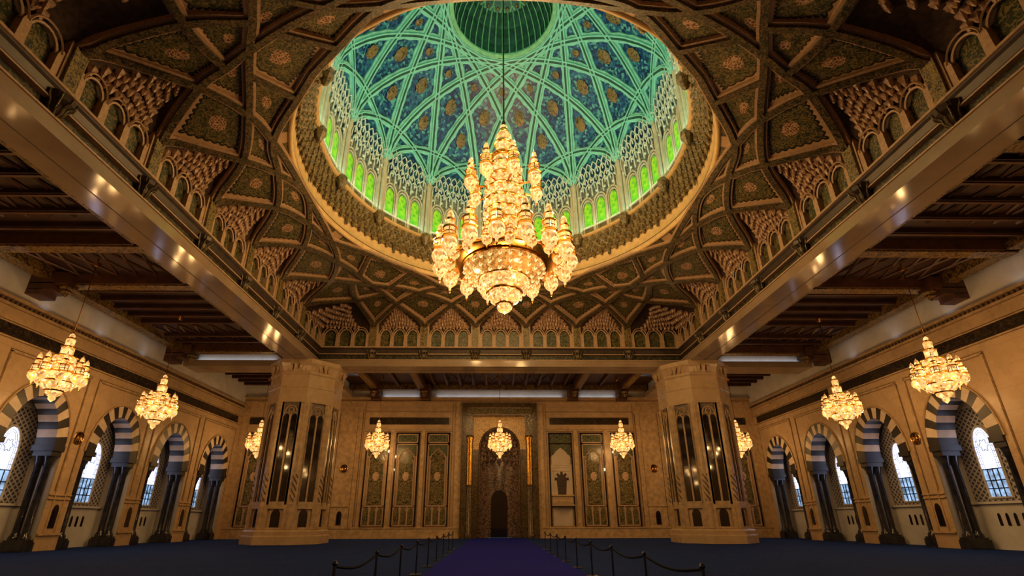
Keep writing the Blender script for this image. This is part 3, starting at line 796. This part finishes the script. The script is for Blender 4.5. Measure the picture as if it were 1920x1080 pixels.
# ================================================================== THINGS
# ---- pillars
def pillar(sg, name):
    root = empty(name, kind='structure')
    cx, cy_ = sg * 14.85, 14.85
    A8 = [22.5 + 45 * i for i in range(8)]
    def oct_(b, prof, mi=0, da=0): b.lathe(prof, 8, (cx, cy_, 0), mi, rad(22.5 + da))
    b = MB(); oct_(b, [(2.85, 0), (2.85, .5), (2.78, .55), (2.78, .8), (2.66, .9), (2.4, .92)]); b.build('plinth', 'stone', root)
    b = MB(); oct_(b, [(2.40, .9), (2.40, 11.4)]); b.build('shaft', 'stone', root)
    b = MB(); oct_(b, [(2.40, 9.35), (2.58, 9.36), (2.58, 10.4), (2.62, 10.42), (2.62, 10.5), (2.58, 10.52), (2.58, 11.35), (2.66, 11.45), (2.66, 11.6), (2.6, 11.65), (2.72, 12.0), (2.84, 12.2), (2.86, 12.5)])
    for i in range(48):
        a = i * 7.5; rr = 2.62
        e = cos(rad(22.5)) / cos(rad((a % 45) - 22.5))
        p = V((cx, cy_, 0)) + pol(2.66 * e, a + 0, 0) ; b.lathe([(0, 11.62), (.07, 11.7), (.09, 11.85), (.15, 12.0), (.15, 12.12)], 5, p)
    b.build('capital', 'stone', root)
    ap = 2.40 * cos(rad(22.5)); fw = 2.40 * sin(rad(22.5))
    col = None
    for i in range(8):
        al = rad(45 * i); n = V((sin(al), cos(al))); t = V((cos(al), -sin(al)))
        mp = lambda u, z, w, n=n, t=t: (cx + n.x * (ap + w) + t.x * u, cy_ + n.y * (ap + w) + t.y * u, z)
        b = MB(mp)
        for e in (-1, 1): b.box(e * .66 - .15 * (e > 0) - 0 * e, e * .66 + .15 * (e < 0), 2.45, 9.36, 0, .15)
        for e in (-1, 1): b.box(*sorted((e * .52, e * .92)), .92, 9.36, 0, .15)
        b.box(-.52, .52, .92, 1.05, 0, .15); b.box(-.52, .52, 2.2, 2.65, 0, .15)
        b.box(-.055, .055, 2.65, 8.5, 0, .13)
        # tracery head
        for e in (-1, 1): b.tube([(e * .27 + x, z, .08) for x, z in lancet(.24, 8.2, 8.3, 8.6)[2:]], .04, 4)
        b.tube([(.19 * cos(q), 8.78 + .19 * sin(q), .08) for q in [2 * pi * j / 10 for j in range(10)]], .045, 4, closed=True)
        b.tube([(x, z, .08) for x, z in lancet(.5, 8.3, 8.4, 9.1)[2:]], .05, 4)
        b.build('face_frame', 'frame', root)
        b = MB(mp); b.box(-.52, .52, 8.15, 9.36, .005, .02); b.build('recess', 'grey', root)
        for e in (-1, 1):
            b = MB(mp); b.prism([(e * .27 + x, z) for x, z in lancet(.21, 2.66, 8.2, 8.5)], .02, .045); b.build('dark_panel', 'blackglass', root)
        b = MB(mp); b.prism([(x, z) for x, z in lancet(.3, 1.05, 1.8, 2.18)], .005, .03); b.build('niche', 'blackglass', root)
        # corner colonnette with a twisted lower part
        ca = 22.5 + 45 * i; p = V((cx, cy_, 0)) + pol(2.45, ca, 0)
        b = MB(); b.lathe([(.22, .92), (.22, 2.5), (.15, 2.6), (.15, 9.1), (.22, 9.35)], 8, p)
        b.build('colonnette', 'frame', root)
        b = MB()
        for s_ in range(3):
            b.tube([(p.x + .155 * sin(s_ * 2.094 + j * .55), p.y + .155 * cos(s_ * 2.094 + j * .55), 2.65 + j * .11) for j in range(17)], .04, 4)
        b.build('twist', 'groove', root)
    return root
pillar(-1, 'pillar_left'); pillar(1, 'pillar_right')

# ---- striped arches
ordn = ['nearest the camera', 'second from the camera', 'third from the camera', 'farthest, beside the back corner']
for sg, sd in ((-1, 'left'), (1, 'right')):
    for i, c in enumerate((3.75, 9.5, 15.2, 21.0)):
        X0 = sg * 24.2
        root = empty('striped_arch', 'black and beige striped arch on dark twin columns, %s wall, %s' % (sd, ordn[i]), 'arch', (X0, c, 0), 0, 'striped arches of the side walls')
        mp = lambda u, z, w: (sg * w, u, z)
        NS = 17; inn = arch(1.44, 5.25, 2.35, NS); ou = arch(2.13, 5.25, 3.04, NS)
        for par, nm, mt in ((0, 'dark_voussoirs', 'vous_dark'), (1, 'pale_voussoirs', 'vous_pale')):
            b = MB(mp)
            for j in range(NS):
                if j % 2 == par: b.prism([inn[j], ou[j], ou[j + 1], inn[j + 1]], -.06, 1.02)
            b.build(nm, mt, root)
        b = MB(mp)
        b.tube([(x, z, -.06) for x, z in arch(2.2, 5.25, 3.12, NS)], .05, 5); b.build('outer_moulding', 'frame', root)
        for e in (-1, 1):
            b = MB(mp)
            b.box(*sorted((e * 1.38, e * 2.13)), 4.98, 5.26, -.12, 1.06); b.box(*sorted((e * 1.48, e * 2.1)), 4.72, 4.99, -.02, .98)
            b.build('capital', 'vous_dark', root)
            for w in (.24, .74):
                b = MB(mp); p = (e * 1.79, 0, w)
                mp2 = lambda x, y, z, e=e, w=w: (sg * (w + x), e * 1.79 + y, z)
                b = MB(mp2); b.lathe([(.27, .55), (.27, .68), (.2, .8), (.17, .9), (.155, 4.2), (.2, 4.3), (.2, 4.4), (.28, 4.72)], 12); b.build('column', 'dark_marble', root, True)
            b = MB(mp); b.box(*sorted((e * 1.42, e * 2.12)), 0, .45, -.08, 1.04); b.box(*sorted((e * 1.47, e * 2.08)), .45, .56, -.02, .98); b.build('base', 'dark_marble', root)
        # window or door behind
        wmp = lambda u, z, w, c=c: (sg * (24.2 + w), c + u, z)
        root2 = empty('window_%d' % (i + 1 + (4 if sg > 0 else 0)) if i < 3 else 'window_%d' % (61 + (sg > 0)), kind='structure')
        du = .55
        u1 = 2.1
        b = MB(wmp); b.prism([(-2.0, 2.34), (u1, 2.34), (u1, 7.2), (-2.0, 7.2)], 1.55, 1.595); b.build('lattice_screen', 'lattice', root2)
        if i == 3:
            b = MB(wmp); b.box(-1.9, -.7, 0.02, 2.1, 1.33, 1.405); b.build('low_door', 'door', root2)
        o1 = lancet(.60, 2.5, 5.0, 6.15); 
        b = MB(wmp); b.tube([(du + x, z, 1.51) for x, z in o1[1:] + [o1[0], o1[1]]], .07, 5); b.build('frame', 'stone_white', root2)
        b = MB(wmp); b.prism([(du + x, z) for x, z in lancet(.55, 3.95, 5.0, 6.08)], 1.52, 1.54); b.build('upper_pane', 'day', root2)
        b = MB(wmp); b.prism([(du + x, z) for x, z in ((-.55, 2.55), (.55, 2.55), (.55, 3.92), (-.55, 3.92))], 1.52, 1.54); b.build('lower_pane', 'day_blue', root2)
        b = MB(wmp)
        for z in (2.95, 3.35, 3.93): b.box(du - .55, du + .55, z - .025, z + .025, 1.48, 1.52)
        for u in (-.28, 0, .28): b.box(du + u - .018, du + u + .018, 2.52, 3.93, 1.48, 1.52)
        for hw in (.36, .46): b.tube([(du + x, z, 1.50) for x, z in lancet(hw, 3.93, 4.9, 5.95 - (.46 - hw))[1:] + [(-hw, 3.93)]], .016, 4)
        b.tube([(du + .22 * cos(q) * (1 + .25 * cos(6 * q)), 5.15 + .28 * sin(q) * (1 + .25 * cos(6 * q)), 1.50) for q in [2 * pi * j / 24 for j in range(24)]], .022, 4, closed=True)
        for z in (4.2, 4.5, 4.8, 5.1, 5.4):
            for e in (-1, 1): b.box(*sorted((du + e * .36, du + e * .54)), z - .012, z + .012, 1.49, 1.51)
        b.build('leadwork', 'vous_dark', root2)

# ---- calligraphy bands
def band(name, box, label):
    b = MB(); b.box(*box); o = b.build(name, 'band'); tag(o, label, 'inscription panel', 'dark inscription bands of the walls'); return o
band('inscription_band', (-12.2, -4.75, 24.1, 24.19, 9.9, 10.52), 'dark inscription band on the back wall left of the prayer niche')
band('inscription_band', (4.75, 12.25, 24.1, 24.19, 9.9, 10.52), 'dark inscription band on the back wall right of the prayer niche')
for sg, sd in ((-1, 'left'), (1, 'right')):
    xs = sorted((sg * 24.1, sg * 24.19))
    band('inscription_band', (*xs, -11.0, 11.7, 9.92, 10.48), 'long dark inscription band high on the %s wall above the near arches' % sd)
    band('inscription_band', (*xs, 13.0, 23.3, 9.92, 10.48), 'shorter dark inscription band at the far end of the %s wall' % sd)
    x0, x1 = sorted((sg * 20.95, sg * 23.4))
    band('inscription_band', (x0, x1, 24.1, 24.19, 9.9, 10.52), 'short dark inscription band on the back wall in the %s corner' % sd)

# ---- mosaic panels of the back wall
def tile_panel(xc, label, hw=1.08):
    mp = lambda u, z, w: (u, w, z)
    root = empty('mosaic_panel', label, 'mosaic panel', (xc, 24.19, 0), 0, 'tall arched mosaic panels of the back wall')
    b = MB(mp)
    for e in (-1, 1): b.box(*sorted((e * hw, e * (hw - .12))), .98, 9.12, -.16, 0, 0)
    b.box(-hw, hw, 9.0, 9.12, -.16, 0); b.box(-hw, hw, 8.08, 8.16, -.16, 0)
    b.build('dark_frame', 'blackglass', root)
    b = MB(mp); b.box(-hw + .12, hw - .12, 8.16, 9.0, -.05, 0); b.build('header_field', 'tile_b', root)
    h2 = hw - .12
    b = MB(mp)
    for e in (-1, 1): b.box(*sorted((e * h2, e * (h2 - .09))), 1.05, 8.08, -.12, 0)
    for z in (1.0, 2.62, 8.0, 8.18, 8.92): b.box(-h2, h2, z, z + .09, -.12, 0)
    for e in (-1, 1): b.box(*sorted((e * h2, e * (h2 - .09))), 8.18, 9.0, -.12, 0)
    # lobed arch outline
    pts = [(-.68, 6.5), (-.74, 6.75), (-.62, 6.95), (-.6, 7.12), (-.42, 7.22), (-.36, 7.38), (-.15, 7.5), (0, 7.66), (.15, 7.5), (.36, 7.38), (.42, 7.22), (.6, 7.12), (.62, 6.95), (.74, 6.75), (.68, 6.5)]
    b.tube([(x, z, -.08) for x, z in [(-.72, 2.75)] + pts + [(.72, 2.75)]], .055, 4)
    for x in (-.32, .32): b.box(x - .05, x + .05, 1.08, 2.62, -.11, 0)
    b.build('pale_border', 'tan', root)
    b = MB(mp); b.box(-h2 + .09, h2 - .09, 7.0, 8.0, -.03, 0); b.build('spandrel', 'tile_b', root)
    b = MB(mp); b.prism([(x, z) for x, z in [(-.72, 2.75), (.72, 2.75)] + [(-x, z) for x, z in pts]], -.05, -.01); b.build('field', 'tile', root)
    b = MB(mp)
    for z, s_ in ((5.2, .26),): b.prism([(s_ * cos(q) * (1 + .2 * (i % 2)), z + 1.35 * s_ * sin(q) * (1 + .2 * (i % 2))) for i, q in enumerate([2 * pi * j / 16 for j in range(16)])], -.075, -.05)
    b.build('medallion', 'muq', root)
    for x in (-.63, 0, .63):
        b = MB(mp); b.prism([(x + a, z) for a, z in lancet(.22, 1.12, 2.1, 2.52)], -.05, -.01); b.build('lancet_panel', 'tile', root)
    return root
for x, l in ((-11.2, 'tall mosaic panel on the back wall nearest the left pillar'), (-8.5, 'tall mosaic panel, middle of the three left of the prayer niche'), (-5.65, 'tall mosaic panel directly left of the prayer niche'),
             (8.6, 'tall mosaic panel between the pulpit niche and the right chandelier'), (11.5, 'tall mosaic panel on the back wall nearest the right pillar'),
             (-22.2, 'tall mosaic panel in the far left corner behind the left pillar'), (22.3, 'tall mosaic panel in the far right corner behind the right pillar')): tile_panel(x, l)
# pulpit niche
mp = lambda u, z, w: (u, w, z)
root = empty('pulpit_niche', 'beige wall niche with small balcony and black and white horseshoe arch', 'niche', (5.65, 24.19, 0))
b = MB(mp)
for e in (-1, 1): b.box(*sorted((e * 1.1, e * .98)), .98, 9.12, -.16, 0)
b.box(-1.1, 1.1, 9.0, 9.12, -.16, 0); b.box(-1.1, 1.1, 8.08, 8.16, -.16, 0); b.build('dark_frame', 'blackglass', root)
b = MB(mp); b.box(-.98, .98, 8.16, 9.0, -.05, 0); b.box(-.98, .98, 6.9, 8.08, -.04, 0); b.build('header_field', 'tile_b', root)
b = MB(mp); b.prism([(-.86, 6.2), (.86, 6.2), (.86, 7.0), (.62, 7.15), (.45, 7.4), (0, 7.75), (-.45, 7.4), (-.62, 7.15), (-.86, 7.0)], -.09, -.03); b.box(-.98, .98, 2.6, 6.25, -.1, 0)
for z in (6.15, 5.95): b.box(-.95, .95, z, z + .06, -.14, -.1)
for e in (-1, 1): b.box(*sorted((e * .75, e * .68)), 3.6, 5.7, -.14, -.1)
b.box(-.75, .75, 5.65, 5.72, -.14, -.1); b.build('stone_face', 'stone_pale', root)
b = MB(mp); b.box(-.9, .9, 2.75, 3.5, -.55, 0); b.box(-.98, .98, 3.45, 3.58, -.62, 0); b.box(-.98, .98, 2.65, 2.78, -.62, 0); b.build('balcony', 'stone', root)
b = MB(mp); b.box(-.92, .92, 3.40, 3.44, -.57, -.4); b.box(-.92, .92, 2.79, 2.83, -.57, -.4); b.box(-.7, .7, 2.95, 2.98, -.56, -.5); b.box(-.7, .7, 3.27, 3.3, -.56, -.5); b.build('balcony_relief_shade', 'groove', root)  # dark strips along the mouldings paint the shade of their relief
b = MB(mp)
A = arch(.46, 4.85, .55, 9); Bo = arch(.64, 4.85, .75, 9)
for j in range(0, 9, 2): b.prism([A[j], Bo[j], Bo[j + 1], A[j + 1]], -.15, -.1)
b.build('dark_voussoirs', 'vous_dark', root)
b = MB(mp); b.prism([(-.36, 3.58), (.36, 3.58), (.46, 4.8)] + [(-x, z) for x, z in A] + [(-.46, 4.8)], -.115, -.10); b.build('opening_shade', 'door', root)  # flat dark plate painting the shade inside the niche
b = MB(mp); b.box(-.85, .85, 1.0, 2.6, -.04, 0); b.build('lower_panel', 'stone_pale', root)

# ---- mihrab
root = empty('mihrab', 'tall dark prayer niche with gold mosaic spandrels in the back wall', 'prayer niche', (0, 24.2, 0))
def uframe(b, x0, x1, zt0, zt1, y0, y1):
    for e in (-1, 1): b.box(*sorted((e * x0, e * x1)), y0, y1, 0, zt1)
    b.box(-x0, x0, y0, y1, zt0, zt1)
b = MB(); uframe(b, 3.1, 3.52, 11.45, 11.88, -.4, .05); uframe(b, 2.42, 2.6, 10.65, 10.83, -.34, .05); b.build('outer_frame', 'mih_dark', root)
b = MB(); uframe(b, 2.6, 3.1, 10.83, 11.45, -.28, .05); b.build('border', 'tile', root)
b = MB()
for z in (10.78, 11.42): b.box(-2.9, 2.9, -.36, -.27, z, z + .05)
b.build('fillet', 'muq', root)
for e in (-1, 1):
    b = MB(); b.lathe([(.30, 0), (.34, .3), (.25, .45), (.25, 4.3)], 16, (e * 2.72, -.30, 0)); b.build('unlit_shaft', 'mih_dark', root, True)  # lower part of the same column kept dark, below the painted glow
    b = MB(); b.lathe([(.25, 4.3), (.29, 4.35), (.27, 4.5), (.27, 8.3), (.36, 8.6), (.36, 8.8), (0, 8.85)], 16, (e * 2.72, -.30, 0)); b.build('glow_shaft', 'mih_glow', root, True)  # gold upper part paints the reflected glow on the column
AR = arch(1.85, 7.6, 2.0, 18, .9)
b = MB()
for (x0, z0), (x1, z1) in zip(AR, AR[1:]): b.quad((x0, .0, z0), (x1, .0, z1), (x1, .0, 10.66), (x0, .0, 10.66))
for e in (-1, 1): b.quad((e * 1.85, 0, 7.6), (e * 2.45, 0, 7.6), (e * 2.45, 0, 10.66), (e * 1.85, 0, 10.66))
b.build('spandrel', 'mih_brown', root)
b = MB(); b.tube([(x, -.03, z) for x, z in [(-1.85, 0)] + AR + [(1.85, 0)]], .08, 6)
for e in (-1, 1): b.quad((e * 1.85, 0.02, 0), (e * 2.45, 0.02, 0), (e * 2.45, 0.02, 7.6), (e * 1.85, 0.02, 7.6))
b.build('arch_moulding', 'mih_dark', root)
b = MB(); NA, NZ = 16, 14   # concave niche
def nic(i, j):
    a = pi * i / NA; 
    if j <= 6: z = 7.6 * j / 6; r = 1.0
    else: f = (j - 6) / (NZ - 6) * pi / 2; z = 7.6 + 1.98 * sin(f); r = cos(f)
    return (-1.85 * cos(a) * r if j > 6 else -1.85 * cos(a), 1.6 * sin(a) * max(r, .02), z)
b.add([nic(i, j) for i in range(NA + 1) for j in range(NZ + 1)], [(i * (NZ + 1) + j, (i + 1) * (NZ + 1) + j, (i + 1) * (NZ + 1) + j + 1, i * (NZ + 1) + j + 1) for i in range(NA) for j in range(NZ)])
b.build('niche', 'mih_niche', root, True)
b = MB()
for z, n, rr in ((7.5, 9, .93), (7.1, 8, .95), (6.6, 9, .97), (8.1, 7, .85), (8.6, 5, .7)):
    for i in range(n):
        a = pi * (i + .5) / n; b.lathe([(0, -.42), (.1, -.25), (.14, -.05), (.24, .06), (.2, .26)], 6, (-1.75 * cos(a) * rr, 1.5 * sin(a) * rr, z))
b.build('stalactites', 'mih_niche', root)
b = MB(); b.prism([(x, z) for x, z in lancet(.75, 0, 3.2, 4.1)], 0, .05); 
for i, v in enumerate(b.v): b.v[i] = (v[0], 1.45 - v[2], v[1])
b.build('inner_arch', 'blackglass', root)

# ---- wall medallions
for x, y, nx, ny, l in ((-14.1, 24.06, 0, -1, 'round gold medallion on the back wall beside the left pillar'), (14.15, 24.06, 0, -1, 'round gold medallion on the back wall beside the right pillar'),
                        (-24.18, 6.62, 1, 0, 'round gold medallion on the left wall pier between the first two arches'), (24.18, 6.62, -1, 0, 'round gold medallion on the right wall pier between the first two arches')):
    root = empty('wall_medallion', l, 'medallion', (x, y, 5.88), math.atan2(ny, nx) + pi / 2, 'gold wall medallions')
    mp = lambda u, z, w: (u, -w, z)
    b = MB(); b.lathe([(0, 0.01), (.36, .01), (.36, .06), (.3, .09), (.3, .05), (0, .05)], 24)
    b.v = [(p[0], -p[2], p[1]) for p in b.v]; b.build('disc', 'brass', root, True)
    b = MB(); b.tube([(.2 * cos(q) * (1 + .2 * cos(5 * q)), -.07, .2 * sin(q) * (1 + .2 * cos(5 * q))) for q in [2 * pi * j / 30 for j in range(30)]], .03, 4, closed=True); b.build('relief', 'gold', root)

# ---- carpet runner and barriers
b = MB(); b.box(-2.45, 2.15, -24.0, 23.2, .002, .02); tag(b.build('carpet_runner', 'runner'), 'long royal blue carpet runner leading to the prayer niche', 'carpet runner')
st = None
for sg, x, y0, sd in ((-1, -2.68, -11.6, 'left'), (1, 2.22, -12.2, 'right')):
    ys = [y0 + 2.6 * i for i in range(-1, 8)]
    for i, y in enumerate(ys):
        if st is None:
            st = empty('stanchion', None, 'barrier post')
            b = MB(); b.lathe([(0, 0), (.17, 0), (.17, .02), (.05, .05)], 16); b.build('base', 'steel', st)
            b = MB(); b.lathe([(.022, .03), (.022, .84)], 8); b.build('pole', 'steel', st)
            b = MB(); b.ball((0, 0, .87), .04, 8, 6); b.build('cap', 'steel', st); o = st
        else: o = copy_tree(st)
        o.location = (x, y, 0); tag(o, 'slim metal barrier post along the %s edge of the blue runner' % sd, 'barrier post', 'barrier posts %s of the runner' % sd)
    for i in range(len(ys) - 1):
        b = MB(); b.tube([(x, ys[i] + .03 + 2.54 * j / 8, .83 - .10 * sin(pi * j / 8)) for j in range(9)], .02, 5)
        tag(b.build('barrier_rope', 'rope'), 'dark rope strung between the posts %s of the blue runner' % sd, 'rope', 'barrier ropes %s of the runner' % sd)

# ---- chandeliers
def make_lantern(parent, h, rs=1.0):
    r = h * .145 * rs
    g = MB(); g.lathe([(0, .0), (r * .14, .03 * h), (r * .2, .09 * h), (r * .75, .16 * h), (r * 1.0, .24 * h), (r * .92, .33 * h), (r * .7, .365 * h), (r * .72, .40 * h), (r * .78, .55 * h),
        (r * .50, .58 * h), (r * .50, .61 * h), (r * .52, .72 * h), (r * .4, .75 * h), (r * .42, .83 * h), (r * .3, .90 * h), (0, .95 * h)], 10)
    o = g.build('lantern', 'crystal', parent, True)
    for prof in ([(r * .7, .36 * h), (r * 1.02, .375 * h), (r * 1.0, .395 * h), (r * .7, .41 * h)], [(r * .75, .545 * h), (r * .95, .56 * h), (r * .88, .585 * h), (r * .5, .62 * h)],
                 [(r * .5, .71 * h), (r * .64, .73 * h), (r * .4, .78 * h)]):
        m = MB(); m.lathe(prof, 10); m.build('gilt_collar', 'gold', o)
    m = MB(); m.lathe([(r * .06, .93 * h), (r * .1, .96 * h), (0, 1.02 * h)], 6); m.build('finial', 'gold', o)
    m = MB(); m.lathe([(0, -.035 * h), (r * .12, -.015 * h), (r * .1, .03 * h)], 6); m.build('pendant_tip', 'gold', o)
    m = MB()
    for i in range(6):
        a = i * pi / 3; m.lathe([(r * .075, .40 * h), (r * .075, .555 * h)], 4, (r * .78 * sin(a), r * .78 * cos(a), 0))
    m.lathe([(r * .80, .46 * h), (r * .84, .47 * h), (r * .80, .48 * h)], 10)
    m.build('gallery_grille', 'gold', o)
    return o

gc = empty('grand_chandelier', 'huge tiered crystal and gold chandelier hanging from the central dome', 'chandelier', (0, 0, 0))
b = MB(); b.lathe([(.1, 22.6), (.12, 22.8), (.05, 23.0), (.045, 36.2)], 8); b.build('chain', 'gold_dark', gc)
class Parts:
    def __init__(s, name, mat, parent): s.a = (name, mat, parent)
    def lathe(s, *k): b = MB(); b.lathe(*k); b.build(*s.a, True)
tw = MB(); beads = MB(); tg = Parts('gilt_tier', 'gold', gc)
tw.lathe([(.22, 22.35), (.2, 22.5), (0, 22.62)], 14); tw.lathe([(.40, 21.3), (.46, 21.55), (.42, 21.8), (.25, 22.05)], 14); tw.lathe([(.44, 20.3), (.46, 21.1)], 14)
tw.lathe([(.62, 19.4), (.60, 20.1)], 18)
tg.lathe([(.2, 22.05), (.3, 22.1), (.28, 22.2), (.18, 22.35)], 14); tg.lathe([(.40, 21.1), (.58, 21.15), (.55, 21.25), (.4, 21.3)], 14); tg.lathe([(.44, 20.1), (.85, 20.15), (.8, 20.25), (.44, 20.3)], 18)
tg.lathe([(0, 22.6), (.06, 22.65), (0, 22.85)], 6)
zt = 19.4; RT = .92
for i in range(6):
    z1 = zt - i * .72; r = RT + .02 * i
    tw.lathe([(r * .86, z1 - .50), (r * .98, z1 - .30), (r * .90, z1 - .06)], 22); tg.lathe([(r * .86, z1 - .06), (r * 1.1, z1 - .02), (r * 1.06, z1 + .08), (r * .8, z1 + .1)], 22)
    tg.lathe([(r * .8, z1 - .6), (r * .98, z1 - .56), (r * .86, z1 - .5)], 22)
    for k in range(14):
        a = 2 * pi * (k + .5 * (i % 2)) / 14; beads.ball((r * 1.02 * sin(a), r * 1.02 * cos(a), z1 - .12), .13, 6, 4); beads.ball((r * .98 * sin(a), r * .98 * cos(a), z1 - .45), .1, 6, 4)
tw.lathe([(1.3, 14.2), (1.45, 14.6), (1.1, 15.0), (.95, 15.1)], 24)
for zz, rr, nn in ((14.35, 1.55, 20), (14.0, 2.0, 26), (13.75, 2.35, 30)):
    for k in range(nn): a = 2 * pi * k / nn; beads.ball((rr * sin(a), rr * cos(a), zz), .17, 6, 4)
tg.lathe([(1.3, 14.15), (1.9, 13.85), (2.6, 13.6), (2.75, 13.5), (2.6, 13.4), (2.15, 13.34)], 32)
tw.build('crystal_tower', 'crystal', gc, True)
b = MB(); b.lathe([(2.16, 13.36), (2.18, 13.26), (2.08, 13.24)], 40); b.build('dark_rim', 'gold_dark', gc)
bw = MB(); bw.lathe([(2.06, 13.26), (1.95, 13.02), (1.62, 12.74), (1.3, 12.62)], 32); bw.build('bowl', 'crystal2', gc, True)
BEADS = []
for zz, rr, nn in ((13.08, 2.0, 26), (12.82, 1.76, 22), (12.62, 1.42, 18), (12.2, 1.22, 16), (11.72, .82, 12)):
    for k in range(nn): a = 2 * pi * (k + .5) / nn; BEADS.append((rr * sin(a), rr * cos(a), zz))
tag(beads.build('crystal_beads', 'crystal', gc, True), kind='stuff')
b = MB(); b.ball((0, 0, 0), .105, 8, 5); bd = b.build('crystal_bead', 'crystal', gc, True); first_bead = True
for (x, y, z) in BEADS:
    o = bd if first_bead else bd.copy()
    if not first_bead: COL.objects.link(o)
    first_bead = False; o.location = (x, y, z)
b = Parts('lower_bowl', 'crystal', gc); b.lathe([(1.25, 12.58), (1.27, 12.45), (1.16, 12.18), (.9, 11.98)], 28); b.lathe([(.8, 11.92), (.8, 11.75), (.7, 11.5), (.42, 11.34)], 24); b.lathe([(.3, 11.3), (.38, 11.15), (.3, 10.98), (.1, 10.86), (0, 10.78)], 14)
b = Parts('gilt_rim', 'gold', gc); b.lathe([(1.25, 12.66), (1.34, 12.6), (1.25, 12.54)], 28); b.lathe([(.9, 12.02), (.92, 11.95), (.8, 11.9)], 24); b.lathe([(.42, 11.38), (.46, 11.32), (.3, 11.28)], 14)
proto = None
for k in range(16):
    a = rad(180 - (-7 + 22.5 * k)); h = 2.75
    if proto is None: proto = make_lantern(gc, h); o = proto
    else: o = copy_tree(proto, gc)
    o.location = (3.3 * sin(a), 3.3 * cos(a), 12.78)
proto2 = None
for k in range(16):
    a = rad(180 - (-7 + 22.5 * k + 11.25)); h = 1.5
    if proto2 is None: proto2 = make_lantern(gc, h, 1.15); o = proto2
    else: o = copy_tree(proto2, gc)
    o.location = (2.72 * sin(a), 2.72 * cos(a), 13.0)
proto3 = None
for k in range(8):
    a = rad(180 - (14 + 45 * k)); h = 2.5
    if proto3 is None: proto3 = make_lantern(gc, h, .95); o = proto3
    else: o = copy_tree(proto3, gc)
    o.location = (1.85 * sin(a), 1.85 * cos(a), 17.55)
for k in range(8):
    a = rad(180 - (14 + 45 * k)); b = MB(); b.tube([(.8 * sin(a), .8 * cos(a), 18.2), (1.5 * sin(a), 1.5 * cos(a), 18.05), (1.85 * sin(a), 1.85 * cos(a), 18.5)], .06, 5); b.build('arm', 'gold', gc)
for k in range(16):
    a = rad(180 - (-7 + 22.5 * k)); b = MB(); b.tube([(2.3 * sin(a), 2.3 * cos(a), 13.6), (2.9 * sin(a), 2.9 * cos(a), 13.55), (3.3 * sin(a), 3.3 * cos(a), 13.85)], .07, 5); b.build('arm', 'gold', gc)
for z, r, n in ((20.8, 1.6, 3), (17.2, 2.6, 4), (14.6, 3.9, 6), (11.8, 2.2, 3)):
    for k in range(n):
        a = 2 * pi * (k + .25) / n; lamp('chandelier_bulb', 'POINT', (r * sin(a), r * cos(a), z), P_MAIN, WARM, .3, parent=gc)
lamp('chandelier_bulb', 'POINT', (0, 0, 10.3), P_MAIN, WARM, .3, parent=gc)

# aisle chandeliers
ac = None
AISLE = [(-20, -7, 'at the left edge of the hall nearest the camera'), (-20, -.4, 'in the left aisle in front of the nearest left arch'), (-20, 6.4, 'in the left aisle, second from the camera'), (-20.4, 20.2, 'in the far left corner half behind the pillar'),
         (20, -7, 'at the right edge of the hall nearest the camera'), (20, -.4, 'in the right aisle in front of the nearest right arch'), (20, 6.3, 'in the right aisle, second from the camera'), (20.4, 20.0, 'in the far right corner half behind the pillar'),
         (-10.4, 20.2, 'before the back wall left of the prayer niche'), (0, 20.2, 'in front of the prayer niche'), (10.45, 20.2, 'before the back wall right of the prayer niche')]
for x, y, l in AISLE:
    if ac is None:
        ac = empty('aisle_chandelier', None, 'chandelier')
        b = MB(); b.lathe([(.02, 9.6), (.02, 13.05), (.1, 13.1), (.18, 13.27), (.03, 13.3), (.02, 13.6)], 8); b.build('rod', 'gold_dark', ac)
        t = MB(); g = Parts('gilt_tier', 'gold', ac)
        t.lathe([(.12, 9.35), (.1, 9.48), (0, 9.58)], 10); t.lathe([(.17, 8.95), (.18, 9.25)], 10); t.lathe([(.24, 8.45), (.25, 8.82)], 12)
        g.lathe([(.12, 9.27), (.18, 9.3), (.12, 9.36)], 10); g.lathe([(.16, 8.84), (.3, 8.88), (.16, 8.95)], 12); g.lathe([(.05, 9.55), (0, 9.72)], 6)
        for i, r in enumerate((.44, .52, .58)):
            z1 = 8.42 - i * .36; t.lathe([(r * .9, z1 - .28), (r, z1 - .18), (r * .92, z1 - .05)], 16); g.lathe([(r * .8, z1 - .06), (r * 1.15, z1 - .02), (r * .9, z1 + .05)], 16)
        t.lathe([(.58, 7.22), (.6, 7.1), (.48, 6.92), (.34, 6.86)], 16); t.lathe([(.31, 6.82), (.3, 6.7), (.18, 6.6)], 14); t.lathe([(.14, 6.57), (.13, 6.45), (0, 6.33)], 10)
        g.lathe([(.62, 7.3), (.68, 7.25), (.56, 7.2)], 16); g.lathe([(.34, 6.9), (.38, 6.84), (.3, 6.8)], 14)
        t.build('crystal_tower', 'crystal', ac, True)
        pr = None
        for k in range(8):
            a = 2 * pi * k / 8
            if pr is None: pr = make_lantern(ac, 1.5, 1.05); o = pr
            else: o = copy_tree(pr, ac)
            o.location = (.82 * sin(a), .82 * cos(a), 7.0)
        for k in range(8): a = 2 * pi * k / 8; b = MB(); b.tube([(.45 * sin(a), .45 * cos(a), 7.25), (.82 * sin(a), .82 * cos(a), 7.55)], .03, 4); b.build('arm', 'gold', ac)
        for k in range(8): a = 2 * pi * (k + .5) / 8; lamp('chandelier_bulb', 'POINT', (1.0 * sin(a), 1.0 * cos(a), 7.3 + .5 * (k % 2)), P_AISLE * .46, WARM, .10, parent=ac)
        lamp('chandelier_bulb', 'POINT', (0, 0, 6.15), P_AISLE * .5, WARM, .10, parent=ac)
        o = ac
    else: o = copy_tree(ac)
    o.location = (x, y, 0); tag(o, 'small crystal chandelier hanging ' + l, 'chandelier', 'small chandeliers of the aisles')
